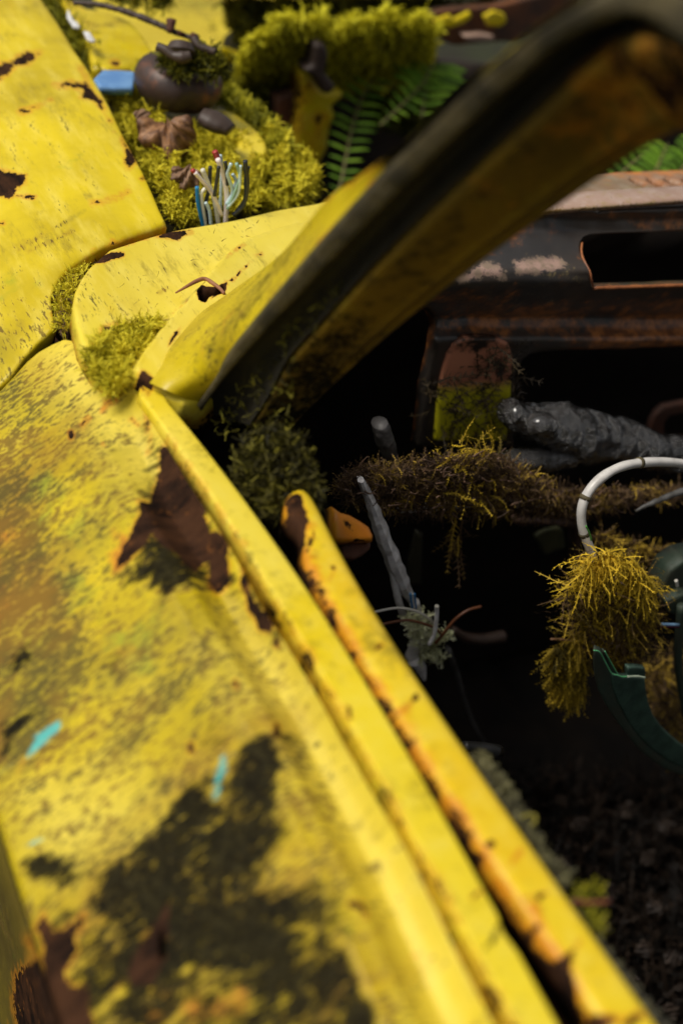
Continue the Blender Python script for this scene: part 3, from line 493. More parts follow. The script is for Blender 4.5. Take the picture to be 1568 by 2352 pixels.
sub(loft('outer_face', [[tuple(v) for v in atD(gY, dYv+.02)]]+[face_row(t) for t in (0, .2, .4, .6, .8, 1)], M_pil, nu=140, nv=26,
   feats=[('grime_shade', 'a', [(470, 800), (520, 730), (560, 650), (600, 620), (640, 640), (560, 760), (500, 860), (440, 900)], 36, .62), ('grime_shade', 'a', [(590, 640), (660, 560), (680, 580), (610, 670)], 14, .55), ('orange', 'a', [(440, 780), (560, 680), (600, 660), (540, 760), (470, 840)], 36, .6), ('orange', 9, gA[4:8], 10, .7), ('rust', 5, gY[6:9], 8, .62), ('speck', 'a', [(400, 800), (700, 500), (760, 560), (500, 860)], 40, .7), ('grime_shade', 20, gY[8:], 10, 1.6)]), pillar)
sub(loft('drip_rail', [G3(gA, .006), G3(mid(gA, gB, .15), -.003), G3(mid(gA, gB, .5), -.004), G3(mid(gA, gB, .9), -.002), G3(gB, .008)], M_strip, nu=140, nv=14), pillar)
sub(loft('seal_channel', [G3(gB, .004), G3(gB, .022), G3(mid(gB, gC, .35), .028), G3(mid(gB, gC, .7), .022), G3(gC, .010)], M_seal, nu=140, nv=14), pillar)
# ================================================================= dashboard and cabin
def dash_mat():
    m, t, p = mat_new('scorched_dash_metal'); b = NB(t)
    c = b.mix(b.ramp(b.noise(10, 5), .4, .7), (.030, .027, .026), (.052, .036, .024))
    fl = b.m('ADD', b.m('MULTIPLY', b.attr('speck'), .30), b.m('MULTIPLY', b.noise(190, 5, .8), 1.0))
    c = b.mix(b.ramp(fl, .76, .88), c, (.17, .13, .06))
    r = b.m('ADD', b.attr('rust'), b.m('MULTIPLY', b.m('SUBTRACT', b.noise(48, 6, .7), .5), 1.5))
    c = b.mix(b.m('MULTIPLY', b.ramp(r, .45, .8), .85), c, b.mix(b.ramp(b.noise(120, 5), .35, .65), (.13, .045, .016), (.42, .15, .035)))
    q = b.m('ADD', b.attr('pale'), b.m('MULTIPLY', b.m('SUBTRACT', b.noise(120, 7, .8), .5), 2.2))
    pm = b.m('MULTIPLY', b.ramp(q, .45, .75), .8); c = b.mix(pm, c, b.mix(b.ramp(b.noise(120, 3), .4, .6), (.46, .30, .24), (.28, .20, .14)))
    b.l(c, p.inputs['Base Color']); b.l(b.m('ADD', .18, b.m('MULTIPLY', b.noise(60, 5), .42)), p.inputs['Roughness']); p.inputs['Coat Weight'].default_value = .35; p.inputs['Coat Roughness'].default_value = .3
    b.l(b.bump(b.m('ADD', b.noise(260, 4), b.m('MULTIPLY', pm, -.6)), .35, .0006), p.inputs['Normal']); return m
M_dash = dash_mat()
def fn2(p, sc, sd):
    from mathutils import noise as mn
    return np.array([mn.noise(Vector((x*sc, y*sc, sd*7.3))) for x, y in p])
def Yd(py): return np.interp(py, [380, 430, 470, 486, 500, 530, 580, 620, 650, 690, 730, 755, 780, 805, 1000], [.965, .905, .873, .869, .872, .868, .850, .832, .828, .840, .856, .850, .838, .842, .848])
def dash_depth(p): p = np.atleast_2d(p); return dy(p, Yd(p[:, 1]))
dash_out = Zd((200, 250), (300, 420), (372, 474), (400, 484), (422, 505), (436, 535), (441, 565), (432, 640), (425, 690), (410, 760), (395, 830), (380, 950), (362, 1120), (800, 1120), (792, 1000), (810, 880), (806, 800), (818, 755), (838, 715), (870, 690), (920, 678), (1000, 672), (1100, 668), (1300, 664), (1568, 655), (2000, 640), (2500, 620), (2500, -90), (1568, 4), (1380, 16), (1290, 22), (1215, 30), (1185, 38), (1160, 24), (1080, 22), (1000, 26), (930, 34), (700, 60), (400, 100))
dash_hole = Zd((1100, 205), (1104, 175), (1120, 152), (1150, 141), (1280, 133), (1400, 128), (1568, 121), (1900, 108), (2200, 100), (2200, 350), (1568, 366), (1300, 376), (1156, 380), (1148, 350), (1140, 310), (1120, 270), (1106, 240))
dash_f = [('rust', 'a', Zd((380, 60), (1100, 20), (1100, 130), (700, 240), (400, 380)), 40, .75), ('rust', 'a', Zd((380, 380), (1150, 400), (1300, 660), (480, 660)), 60, .85), ('pale', 'a', Zd((778, 250), (900, 238), (1010, 232), (1040, 280), (1010, 310), (900, 322), (800, 330), (790, 300)), 9, .95), ('pale', 'a', Zd((500, 352), (560, 310), (640, 255), (700, 262), (735, 260), (745, 300), (760, 345), (650, 340), (560, 365)), 8, .85),  # pale patches paint in the pinkish reflection on the dash bulge
 ('rust', 'a', Zd((1150, 560), (1700, 420), (2500, 300), (2500, 700), (1300, 680), (1100, 640)), 60, 1.25), ('rust', 'a', Zd((1250, 60), (1600, 20), (1600, 130), (1400, 130)), 30, .9), ('rust', 'a', Zd((1040, 180), (1100, 170), (1110, 260), (1150, 380), (1090, 330)), 16, .6), ('rust', 5, dash_hole[11:], 8, .8), ('rust', 4, dash_hole[:5], 8, .7),
 ('speck', 'a', Zd((420, 370), (1150, 360), (1150, 560), (480, 600)), 60, 1.0), ('speck', 'a', Zd((850, 240), (1110, 260), (1130, 380), (900, 380)), 30, 1.1), ('rust', 'a', Zd((430, 380), (520, 370), (520, 480), (440, 500)), 40, .3)]
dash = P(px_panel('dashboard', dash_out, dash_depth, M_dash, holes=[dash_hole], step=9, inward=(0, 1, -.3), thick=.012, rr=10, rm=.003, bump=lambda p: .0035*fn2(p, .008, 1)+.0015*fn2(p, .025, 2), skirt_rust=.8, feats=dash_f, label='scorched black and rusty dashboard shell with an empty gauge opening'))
bpy.context.view_layer.update()
M_lipr = simple('orange_lip_rust', (.42, .15, .045), (.18, .06, .025), 60, .4, bump=.4)
sub(tube('slot_lip', atD(Zd((1157, 383), (1300, 378), (1568, 369), (1900, 357)), dash_depth(Zd((1157, 383), (1300, 378), (1568, 369), (1900, 357)))-.001), .0016, M_lipr, n=40, jitter=.3, rng=np.random.default_rng(1)), dash)
sub(tube('slot_edge', atD(Zd((1156, 380), (1148, 350), (1140, 310), (1120, 270), (1106, 240), (1100, 205), (1104, 175)), dash_depth(Zd((1156, 380), (1148, 350), (1140, 310), (1120, 270), (1106, 240), (1100, 205), (1104, 175)))-.0005), .0009, M_lipr, n=40, jitter=.3, rng=np.random.default_rng(1)), dash)
M_band = paint('primer_band', base1=(.40, .27, .21), base2=(.30, .19, .14), pale=(.52, .43, .38), streak_amt=.5, speck_bias=.03, rough=.36)
xs_ = [1240, 1300, 1360, 1430, 1500, 1568, 1700, 1900, 2300]
def band(y0, sl, yy): return [tuple(v) for v in atY([(x, y0-(x-1270)*sl+6*math.exp(-((x-1375)/22)**2)*(1 if yy == 'e' else 0)) for x in xs_], .869 if yy == 'e' else yy)]
sub(loft('dash_top_edge', [band(492, .077, .873), band(486, .077, .868), band(474, .075, .872), band(452, .062, .888), band(444, .06, .900)], M_band, nu=80, nv=14, feats=[('speck', 3, [(1240, 487), (1568, 464)], 5, 1)]), dash)
vent_f = [('orange', 'a', [(1240, 380), (1700, 370), (1700, 450), (1240, 450)], 20, .9), ('rust', 'a', [(1400, 380), (1700, 380), (1700, 425), (1400, 430)], 30, .62)]
vents = [Zb((1320+dx_, 822+dx_*.0), (1345+dx_, 820), (1395+dx_, 838), (1390+dx_, 852), (1360+dx_, 850)) for dx_ in (0, 80, 160, 240, 320)]
sub(px_panel('cowl_top', [(1180, 460), (1180, 400), (1300, 396), (1400, 392), (1568, 386), (1900, 372), (2200, 360), (2200, 420), (1900, 420), (1568, 428), (1400, 438), (1300, 446)], lambda p: dy(p, .905+np.clip(446-(p[:, 1]), 0, 90)*.0013), paint('cowl_top_rust', base1=(.33, .14, .06), base2=(.17, .15, .09), pale=(.4, .35, .28), streak_amt=.5, speck_bias=.03), holes=vents, step=9, thick=.01, rr=8, rm=.003, feats=[('orange', 'a', [(1380, 380), (1700, 370), (1700, 410), (1380, 415)], 15, .8)]), dash)
bracket_m = paint('bracket_paint', base1=(.20, .16, .006), base2=(.10, .09, .006), pale=(.2, .15, .02), streak_amt=.1, speck_bias=.02)
def bracket_colour():
    m, t, p = mat_new('bracket_face'); b = NB(t); g = b.attr('pale'); c = b.mix(b.ramp(b.m('ADD', g, b.m('MULTIPLY', b.noise(70), .25)), .45, .75), (.80, .74, .02), (.46, .18, .10))
    r = b.m('ADD', b.attr('rust'), b.m('MULTIPLY', b.m('SUBTRACT', b.noise(60, 5), .5), 1.2)); c = b.mix(b.ramp(r, .45, .65), c, (.02, .012, .008)); b.l(c, p.inputs['Base Color']); p.inputs['Roughness'].default_value = .5; return m
sub(px_panel('support_bracket', Zd((470, 760), (490, 690), (520, 645), (570, 615), (640, 610), (720, 618), (770, 640), (790, 700), (785, 800), (780, 900), (760, 1090), (430, 1090), (445, 900), (455, 830)), lambda p: dash_depth(p)-.006, bracket_colour(), step=9, inward=(0, 1, 0), thick=.004, rr=8, rm=.003,
    feats=[('pale', 'a', Zd((400, 500), (850, 500), (850, 820), (400, 850)), 30, 1), ('rust', 'a', Zd((660, 700), (800, 600), (820, 1000), (760, 1060), (770, 900), (700, 820)), 24, .72), ('rust', 'a', Zd((380, 540), (850, 540), (800, 680), (700, 690), (560, 700), (500, 760), (430, 760)), 36, .75)]), dash)
# cabin shell (dark, closed by roof, firewall, far side and floor)
M_cab = simple('cabin_dark', (.004, .003, .0025), (.009, .006, .004), 18, .85, bump=.5, spec=.2)  # near-black base colour carries part of the cabin's darkness
def quad_sheet(name, pts, mat, n=24, th=.01, par=None, rough=.0):
    a, b_, c, d = [np.array(q, float) for q in pts]; u = np.linspace(0, 1, n)
    V = np.array([(a*(1-s)+b_*s)*(1-t)+(d*(1-s)+c*s)*t for t in u for s in u]); nn = np.cross(b_-a, d-a); nn /= np.linalg.norm(nn)
    V = V+nn*(rough*(np.random.default_rng(3).random(len(V))-.5))[:, None]
    F = [(j*n+i, j*n+i+1, (j+1)*n+i+1, (j+1)*n+i) for j in range(n-1) for i in range(n-1)]
    o = link(name, V, F, mat, None); m = o.modifiers.new('s', 'SOLIDIFY'); m.thickness = th; return P(o)
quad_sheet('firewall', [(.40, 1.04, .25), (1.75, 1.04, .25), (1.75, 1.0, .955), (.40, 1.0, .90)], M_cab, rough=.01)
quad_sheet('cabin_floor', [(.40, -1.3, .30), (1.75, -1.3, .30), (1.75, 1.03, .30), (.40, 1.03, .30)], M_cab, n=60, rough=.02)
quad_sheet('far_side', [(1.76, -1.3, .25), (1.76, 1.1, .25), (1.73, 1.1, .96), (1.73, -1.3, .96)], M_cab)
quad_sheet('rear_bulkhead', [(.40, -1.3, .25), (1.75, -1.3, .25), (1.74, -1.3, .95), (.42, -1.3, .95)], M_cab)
roof_m = M_bay
rp = []
for j, y in enumerate(np.linspace(-1.0, .40, 24)): rp.append([(x, y, 1.325+.05*math.sin(math.pi*(x-.40)/1.3)) for x in np.linspace(.43, 1.68, 20)])
ro = P(loft('roof', rp[::3], roof_m, nu=30, nv=30)); mm = ro.modifiers.new('s', 'SOLIDIFY'); mm.thickness = .02
# near side of the body below the belt: the sill under the door opening keeps the cabin dark
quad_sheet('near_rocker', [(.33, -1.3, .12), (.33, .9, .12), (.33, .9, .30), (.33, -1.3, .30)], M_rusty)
# ---------------------------------------------------------------- things inside the cabin
M_tapew = simple('white_tape', (.62, .60, .57), (.42, .40, .38), 60, .32, bump=.25, bd=.0006, lo=.45, hi=.8)
M_conduit = simple('grey_vinyl_conduit', (.85, .84, .85), (.55, .53, .53), 70, .35, bump=.4, bd=.0007)
M_foil = simple('dark_wrinkled_foil', (.030, .028, .027), (.008, .007, .006), 60, .20, bump=1, bd=.008, spec=1, metal=.1, coat=.8, lo=.38, hi=.58)
M_wht = simple('white_wire', (.6, .58, .52), (.5, .48, .42), 80, .4, bump=0); M_brn = simple('brown_wire', (.16, .055, .02), (.10, .035, .015), 80, .4, bump=0)
M_gr = simple('green_plastic', (.050, .100, .072), (.028, .056, .042), 60, .5, bump=.7, bd=.0012); M_grd = simple('dark_green_plastic', (.030, .050, .034), (.040, .046, .030), 60, .6, bump=.5)
M_gre = simple('fresh_broken_green', (.10, .42, .16), (.16, .55, .28), 90, .5, bump=0); M_rust2 = simple('orange_rust', (.10, .032, .014), (.05, .02, .012), 30, .75, bump=.7)
M_dim = simple('dim_grey_skin', (.10, .098, .095), (.035, .033, .03), 70, .5, bump=.6)
def pxr(px_, d): return px_*d/FOC
def tY(pts, y): return atY(pts, y)
# white taped loop
lp = Zk((765, 1380), (700, 1250), (655, 1130), (632, 1010), (640, 890), (682, 780), (765, 672), (875, 585), (1000, 525), (1150, 492), (1350, 480), (1568, 498), (1850, 560), (2150, 700), (2300, 900))
loop = thing('taped_cable_loop', 'white tape-wrapped cable arching in a loop out of the orange moss clump', 'cable')
yy = np.linspace(.66, .70, len(lp)); LP = np.vstack([atY([q], v) for q, v in zip(lp, yy)]); LPs = resample(LP, 90)
V, F = tube_geo(LPs, .0043+.0*LPs[:, 0], sides=14, n=90, flat=.85); r_ = np.random.default_rng(2)
k = np.arange(90); scl = 1+.05*((k % 17) < 9)+.03*np.sin(k*.9); cen = V.reshape(90, 14, 3).mean(1, keepdims=True); V = (cen+(V.reshape(90, 14, 3)-cen)*scl[:, None, None]).reshape(-1, 3)
link('tape_sleeve', V, F, M_tapew, loop)
for kk in (8, 17, 34, 51, 66): link('tape_seam', *merge([tube_geo(LPs[kk:kk+2], .00462, sides=14, n=2)]), M_strip, loop)
tube('green_wire', tY(Zk((675, 1070), (700, 1120), (718, 1170), (722, 1200)), .655), .0007, simple('green_wire', (.08, .35, .05), None), loop)
# grey split conduit
con = thing('split_conduit', 'grey vinyl conduit split open, running down from the moss beside the yellow rail', 'conduit')
c1 = Zf((88, 320), (96, 340), (108, 370), (135, 430), (165, 510), (205, 620), (245, 720), (285, 810), (325, 880)); C1 = tY(c1, .745)
link('sleeve', *tube_geo(C1, [.0045, .0075, .0108, .0115, .0105, .0065], sides=9, n=22, jitter=.32, rng=r_, flat=.6), M_conduit, con, smooth=False)
tube('thin_sleeve', tY(Zf((225, 690), (245, 800), (262, 880), (290, 960)), .742), .0032, M_conduit, con, jitter=.1, rng=r_)
tube('taped_end', tY(Zf((335, 880), (350, 950), (352, 1030), (342, 1080), (322, 1140)), .735), [.004, .0045, .0055, .006, .006], M_tapew, con, n=30, jitter=.22, rng=r_)
tube('taped_tip', tY(Zf((330, 1150), (360, 1180), (380, 1240)), .73), [.006, .005, .002], M_conduit, con, n=10, jitter=.2, rng=r_)
for kk in range(3): tube('blue_wire', tY(Zf((316+kk*9, 845), (320+kk*9, 880), (326+kk*8, 912)), .728), .0010, simple('blue_wire', (.03, .22, .5), (.02, .12, .35)) if kk != 1 else M_wht, con)
ww = tag(tube('white_wire', tY(Zf((150, 930), (250, 912), (330, 922), (385, 948), (425, 985), (440, 1010)), .72), .0011, M_wht), 'thin white wire curving over from behind the yellow rail', 'wire')
bw = tag(tube('brown_wire', tY(Zf((190, 985), (300, 968), (380, 985), (430, 1005), (455, 1030)), .715), .0012, M_brn), 'brown wire arching below the thin white wire', 'wire')
bw2 = tag(tube('brown_wire', tY(Zf((430, 1075), (470, 1025), (520, 965), (580, 922), (640, 905)), .715), .0014, M_brn), 'stiff brown wire with cut end pointing up to the right', 'wire')
gp = thing('grey_tube_stub', 'short dark grey tube stub standing between the white and brown wires', 'tube'); tube('sleeve', tY(Zf((437, 905), (436, 950), (425, 1030), (400, 1080)), .712), .0018, M_conduit, gp); tube('cut_end', tY(Zf((437.5, 902), (437.2, 908)), .711), .0019, M_wht, gp)
# black tube near the rail
bt = thing('black_hose', 'black hose stub with open end poking out over the yellow rail', 'hose'); tube('hose', tY(Zh((560, 215), (640, 222), (720, 238)), .60), [.0045, .0048, .0055], M_conduit and simple('black_hose', (.03, .03, .03), (.015, .015, .014), 50, .45), bt, sides=14); tube('bore', tY(Zh((716, 237), (732, 241)), .5985), .0042, M_black, bt, sides=14)
# lower dark pipes
tag(tube('old_pipe', tY(Zf((510, 1010), (570, 1045), (650, 1055), (745, 1040)), .80), [.004, .005, .0055, .006], M_iron), 'dim brown pipe lying in the dark below the brown wire', 'pipe')
tag(tube('hanging_strap', tY(Zf((490, 1100), (530, 1210), (560, 1320), (610, 1450), (660, 1540)), .78), [.006, .005, .0045, .0045], M_dim, flat=.4), 'dim grey strap hanging down in the dark footwell', 'strap')
tag(px_panel('leather_strip', Zf((345, 560), (375, 575), (365, 800), (305, 805), (312, 690)), lambda p: dy(p, .86), simple('dull_olive', (.04, .036, .016), None), step=12, inward=(0, 1, 0), thick=.003, rr=4, rm=.001), 'dull olive strip hanging behind the split conduit', 'strip')
# horizontal harness with corrugations
hb = thing('corrugated_harness', 'dark corrugated tube lying crosswise under the brown moss', 'tube')
H1 = tY(Zf((150, 432), (300, 452), (450, 448), (600, 436), (740, 430), (900, 430), (1030, 425), (1110, 400), (1170, 405)), .775); Hn = resample(H1, 150); rr_ = .0042+.0006*np.sin(np.arange(150)*1.5)
link('tube', *tube_geo(Hn, rr_, sides=10, n=150), M_conduit, hb)
tag(tube('rusty_cable', tY(Zf((1130, 412), (1300, 405), (1450, 398), (1568, 392), (1900, 380)), .79), .003, M_rust2, n=90, jitter=.5, rng=r_), 'rusty knotted cable behind the white cable loop', 'cable')
tag(tube('dead_twig', tY(Zk((1130, 935), (1230, 880), (1380, 820), (1568, 750), (1800, 690)), .70), [.0014, .0026, .0030, .0034], M_dim, jitter=.4, rng=r_, n=30), 'grey dead twig crossing inside the white cable loop', 'twig')
# lumpy foil wrapped harness
def lumpy(name, pts, y, rad, mat, par=None, n=150, sides=36, amp=.42, seed=4, fl=.8):
    V, F = tube_geo(tY(pts, y), rad, sides=sides, n=n, flat=fl); c = V.reshape(n, sides, 3).mean(1, keepdims=True); D = (V.reshape(n, sides, 3)-c)
    from mathutils import noise as mn
    s = np.array([mn.noise(Vector(v)*26)*.9+mn.noise(Vector(v)*90+Vector((5, seed, 0)))*.35+mn.noise(Vector(v)*260)*.22+mn.ridged_multi_fractal(Vector(v)*60, 1, 2, 3, 1, 2)*.15 for v in V]).reshape(n, sides, 1)
    return link(name, (c+D*(1+amp*s)).reshape(-1, 3), F, mat, par)
har = thing('foil_wrapped_harness', 'thick lumpy dark harness with shiny wrinkled wrapping under the dashboard', 'harness')
lumpy('wrapping', Zf((770, 0), (830, 40), (920, 70), (1030, 95), (1150, 125), (1300, 160), (1420, 185), (1568, 205), (1900, 250)), .80, [.012, .024, .025, .023, .020, .015, .012, .010], M_foil, har)
lumpy('lump', Zf((850, 95), (890, 70), (940, 75), (965, 95)), .775, [.004, .012, .013, .005], M_foil, har, n=40, amp=.2)
lumpy('lower_wrapping', Zf((600, 265), (700, 260), (800, 235), (880, 225), (960, 215), (1060, 205), (1130, 150)), .785, [.006, .009, .011, .013, .013, .010, .006], M_foil, har, seed=9)
tag(lumpy('grey_stalk', Zf((175, 60), (190, 120), (215, 190), (240, 260), (300, 300)), .80, [.008, .009, .007, .006, .005], M_foil and simple('grey_bark', (.10, .095, .095), (.04, .038, .036), 60, .5, bump=.8), amp=.3, n=50), 'grey wrinkled stalk standing up at the left end of the brown moss', 'stalk')
# rusty bracket on the right, tin fragment, ledge
rb = thing('rusty_bracket', 'rusty square bracket with a round cut-out hanging below the dashboard', 'bracket')
px_panel_o = px_panel('plate', Zk((1260, 230), (1285, 110), (1330, 40), (1400, -20), (1600, -60), (1800, -60), (1800, 330), (1568, 322), (1400, 332), (1320, 330), (1265, 280)), lambda p: dy(p, .88), M_rust2, holes=[Zk((1400, 120), (1450, 60), (1600, 30), (1700, 60), (1700, 270), (1395, 280))], step=9, inward=(0, 1, 0), thick=.006, rr=6, rm=.002, parent=rb)
tag(px_panel('torn_plate', Zk((210, 1170), (250, 1140), (310, 1112), (380, 1096), (430, 1090), (468, 1120), (478, 1200), (485, 1275), (440, 1290), (395, 1300), (330, 1333), (300, 1335), (285, 1300), (262, 1290), (268, 1250), (230, 1215)), lambda p: dy(p, .84), simple('olive_tin', (.075, .075, .030), (.04, .045, .02), 50, .6), step=8, inward=(0, 1, 0), thick=.003, rr=4, rm=.001), 'torn olive scrap of sheet below the brown moss', 'scrap')
tag(px_panel('bark_ledge', Zk((20, 1020), (60, 1010), (220, 1035), (450, 1050), (600, 1050), (640, 1200), (640, 1480), (560, 1480), (560, 1110), (430, 1080), (220, 1060), (100, 1085), (40, 1070)), lambda p: dy(p, .80), simple('brown_ledge', (.085, .045, .03), (.03, .015, .012), 40, .7), step=8, inward=(0, 1, 0), thick=.008, rr=6, rm=.002), 'reddish brown rusty ledge under the brown moss beside the cable loop', 'ledge')
# hinge piece
hd = rbf_depth([(740, 1150, .955), (860, 1190, .965), (860, 1245, .96), (740, 1245, .95), (790, 1200, .952)])
hg = P(px_panel('hinge_plate', Zf((-40, 440), (0, 470), (40, 480), (90, 508), (130, 535), (150, 575), (148, 602), (100, 603), (40, 606), (0, 608), (-40, 600)), hd, paint('hinge_paint', base1=(.55, .24, .01), base2=(.42, .12, .01), pale=(.7, .5, .02), streak_amt=.3), step=6, inward=(.1, .6, -.7), thick=.012, rr=10, rm=.004, feats=[('rust', 'a', Zf((-20, 480), (60, 490), (80, 530), (60, 570), (0, 560)), 12, .62), ('rust', 3, Zf((0, 600), (150, 600)), 5, .75), ('orange', 'a', Zf((-40, 400), (200, 400), (200, 650), (-40, 650)), 10, .7)]))
P(px_panel('hinge_plate', Zf((0, 612), (140, 608), (135, 640), (100, 670), (60, 690), (0, 680)), lambda p: hd(p)+.012, M_rust2, step=8, inward=(.1, .6, -.7), thick=.008, rr=8, rm=.003))
# ---- broken green column cover
gc = thing('broken_column_cover', 'broken green plastic steering column cover filled with dead needles', 'steering cover')
yc = .60
def cov(off): return lambda p: dy(p, yc)+off
px_panel('outer_wall', Zl((462, 692), (520, 708), (560, 775), (632, 915), (636, 1000), (650, 1070), (700, 1200), (780, 1350), (870, 1500), (965, 1605), (1100, 1725), (1344, 1862), (1700, 1960), (1700, 2060), (1344, 1935), (1200, 1885), (1050, 1795), (900, 1672), (780, 1522), (650, 1352), (560, 1205), (500, 1085), (468, 950), (455, 800)), cov(.0), M_grd, step=7, inward=(.5, .8, .1), thick=.004, rr=7, rm=.002, parent=gc)
px_panel('inner_wall', Zl((634, 918), (700, 936), (740, 950), (800, 952), (968, 966), (976, 1080), (1000, 1200), (1050, 1330), (1150, 1470), (1270, 1580), (1344, 1640), (1700, 1760), (1700, 1955), (1344, 1858), (1100, 1720), (965, 1600), (870, 1495), (780, 1345), (700, 1195), (650, 1065), (638, 1000)), cov(-.001), M_gr, step=7, inward=(.2, 1, -.2), thick=.005, rr=5, rm=.0015, parent=gc, bump=lambda p: .0006*np.sin(p[:, 0]/9))
px_panel('tab', Zl((795, 945), (800, 862), (880, 858), (972, 872), (976, 960)), cov(.006), M_gr, step=6, inward=(0, 1, 0), thick=.004, rr=4, rm=.001, parent=gc)
tube('broken_edge', tY(Zl((462, 690), (520, 706), (575, 800), (640, 915), (700, 934), (745, 950), (795, 948)), yc-.002), .0006, M_gre, gc, sides=6, n=40, jitter=.3, rng=r_)
tube('broken_edge', tY(Zl((572, 697), (640, 820), (705, 934)), yc+.001), .0005, M_gre, gc, sides=6)
tube('broken_edge', tY(Zl((795, 950), (880, 946), (966, 958)), yc-.003), .0010, simple('white_break', (.5, .6, .45), None), gc, sides=6, jitter=.4, rng=r_)
px_panel('web', Zl((560, 700), (575, 695), (706, 930), (640, 915)), cov(.004), M_grd, step=6, inward=(0, 1, 0), thick=.003, rr=3, rm=.0005, parent=gc)
# indicator switch block and wires
sw = thing('switch_block', 'dark green plastic switch block at the right edge behind the moss clump', 'switch')
px_panel('housing', Zf((1468, 825), (1500, 760), (1512, 742), (1570, 700), (1750, 660), (1750, 800), (1568, 840), (1480, 872)), lambda p: dy(p, .66), M_grd, step=8, inward=(0, 1, 0), thick=.02, rr=6, rm=.002, parent=sw)
px_panel('lower_housing', Zf((1490, 885), (1570, 850), (1750, 850), (1750, 1000), (1568, 960), (1500, 935)), lambda p: dy(p, .65), M_grd, step=8, inward=(0, 1, 0), thick=.02, rr=6, rm=.002, parent=sw)
tube('cable', tY(Zf((1560, 900), (1545, 1100), (1550, 1220), (1580, 1400)), .645), .004, M_grd, sw); tube('terminal', tY(Zf((1535, 785), (1540, 810)), .655), .0015, M_wht, sw)
tag(tube('blue_wire', tY(Zl((1120, 432), (1300, 438)), .64), .0013, simple('light_blue_wire', (.25, .45, .7), None), n=4), 'short light blue wire right of the moss clump', 'wire'); tag(tube('maroon_wire', tY(Zl((1120, 452), (1300, 458)), .64), .0011, simple('maroon_wire', (.12, .01, .03), None), n=4), 'short maroon wire just under the light blue wire', 'wire')
tag(tube('bare_twig', tY(Zf((960, 1055), (1020, 1058), (1070, 1075), (1110, 1100), (1150, 1130)), .66), [.0011, .0013, .0017, .002], simple('tan_twig', (.30, .17, .07), (.12, .05, .025), 50), n=20), 'curved tan twig end sticking out left of the green cover', 'twig')
# door trim with lichen
trim_R = Zh((560, 235), (640, 255), (712, 322), (762, 400), (800, 452), (825, 520), (872, 580), (905, 640), (945, 722), (1000, 762), (1045, 792), (1042, 850), (1090, 930), (1150, 1000), (1205, 1090), (1300, 1200), (1420, 1350), (1560, 1500), (1700, 1700))
trim_L = [(x-60, y) for x, y in trim_R[::-1]]
r3 = np.random.default_rng(5); tr2 = [(x+r3.uniform(-5, 5), y+r3.uniform(-5, 5)) for x, y in densify(trim_R, 9)[:-80]]
M_lich = simple('lichen_crust', (.11, .10, .045), (.035, .033, .025), 150, .9, bump=1, bd=.003, lo=.35, hi=.6)
sub(px_panel('trim_edge', list(trim_R)+trim_L, lambda p: dz(p, BELT-.022), M_lich, step=7, inward=(-.3, 0, -1), thick=.02, rr=12, rm=.006, bump=lambda p: .003*np.sin(p[:, 0]/7)*np.sin(p[:, 1]/9)), door)
# ================================================================= engine bay
BZ = .925
M_white = simple('white_glare', (.75, .75, .75), (.6, .6, .6), 60, .5, bump=0)
P(px_panel('inner_wing', [(90, -60), (110, -30), (200, 14), (260, 25), (300, 45), (330, 78), (350, 110), (367, 128), (364, 142), (325, 150), (247, 158), (228, 150), (215, 150), (190, 75), (150, 20)], lambda p: height_hit(p, lambda x, y: BZ+.02+0*x), M_bay, step=9, thick=.02, rr=10, rm=.006,
   feats=[('rust', 'a', Zi((330, 470), (390, 460), (390, 500), (340, 500)), 6, .9), ('speck', 3, Zi((130, 175), (250, 200), (420, 165)), 10, 1.2), ('rust', 5, Zi((0, 10), (200, 50), (400, 80), (480, 120)), 10, .8), ('speck', 'a', Zi((150, 130), (500, 130), (600, 400), (300, 480)), 30, .4)]))
wb = [(192, 70), (206, 72), (214, 84), (220, 92), (214, 94), (200, 88)]
tag(px_panel('glare_patch', wb, lambda p: dz(p, BZ+.036), M_white, step=5, thick=.002, rr=3, rm=.0005), 'small white glare patch on the yellow inner wing', 'patch')  # white plate standing in for glare on the wing's edge
tag(px_panel('glare_patch', Zi((0, 60), (40, 150), (80, 170), (90, 210), (40, 200), (-10, 120)), lambda p: dz(p, BZ+.03), M_white, step=5, thick=.002, rr=3, rm=.0005), 'pale glare patch at the top edge of the fender beside the dark moss', 'patch')  # faint glare built as a pale plate
tag(px_panel('blue_plate', Zi((200, 592), (235, 560), (270, 527), (400, 530), (515, 540), (508, 600), (500, 668), (360, 668), (240, 654)), lambda p: dz(p, BZ+.028), simple('blue_sheet', (.10, .24, .52), (.16, .33, .6), 50, .5, bump=.2), step=7, thick=.006, rr=5, rm=.002), 'blue plastic plate wedged between fender and rusty pot', 'plate')
P(px_panel('strut_cover', [(500, 242), (520, 246), (545, 255), (575, 278), (600, 300), (615, 325), (620, 350), (600, 372), (530, 372), (520, 345), (545, 330), (545, 300), (520, 270)], lambda p: dz(p, BZ+.015), M_cowl, step=8, thick=.02, rr=12, rm=.008, label='curved pale yellow strut cover edge'))
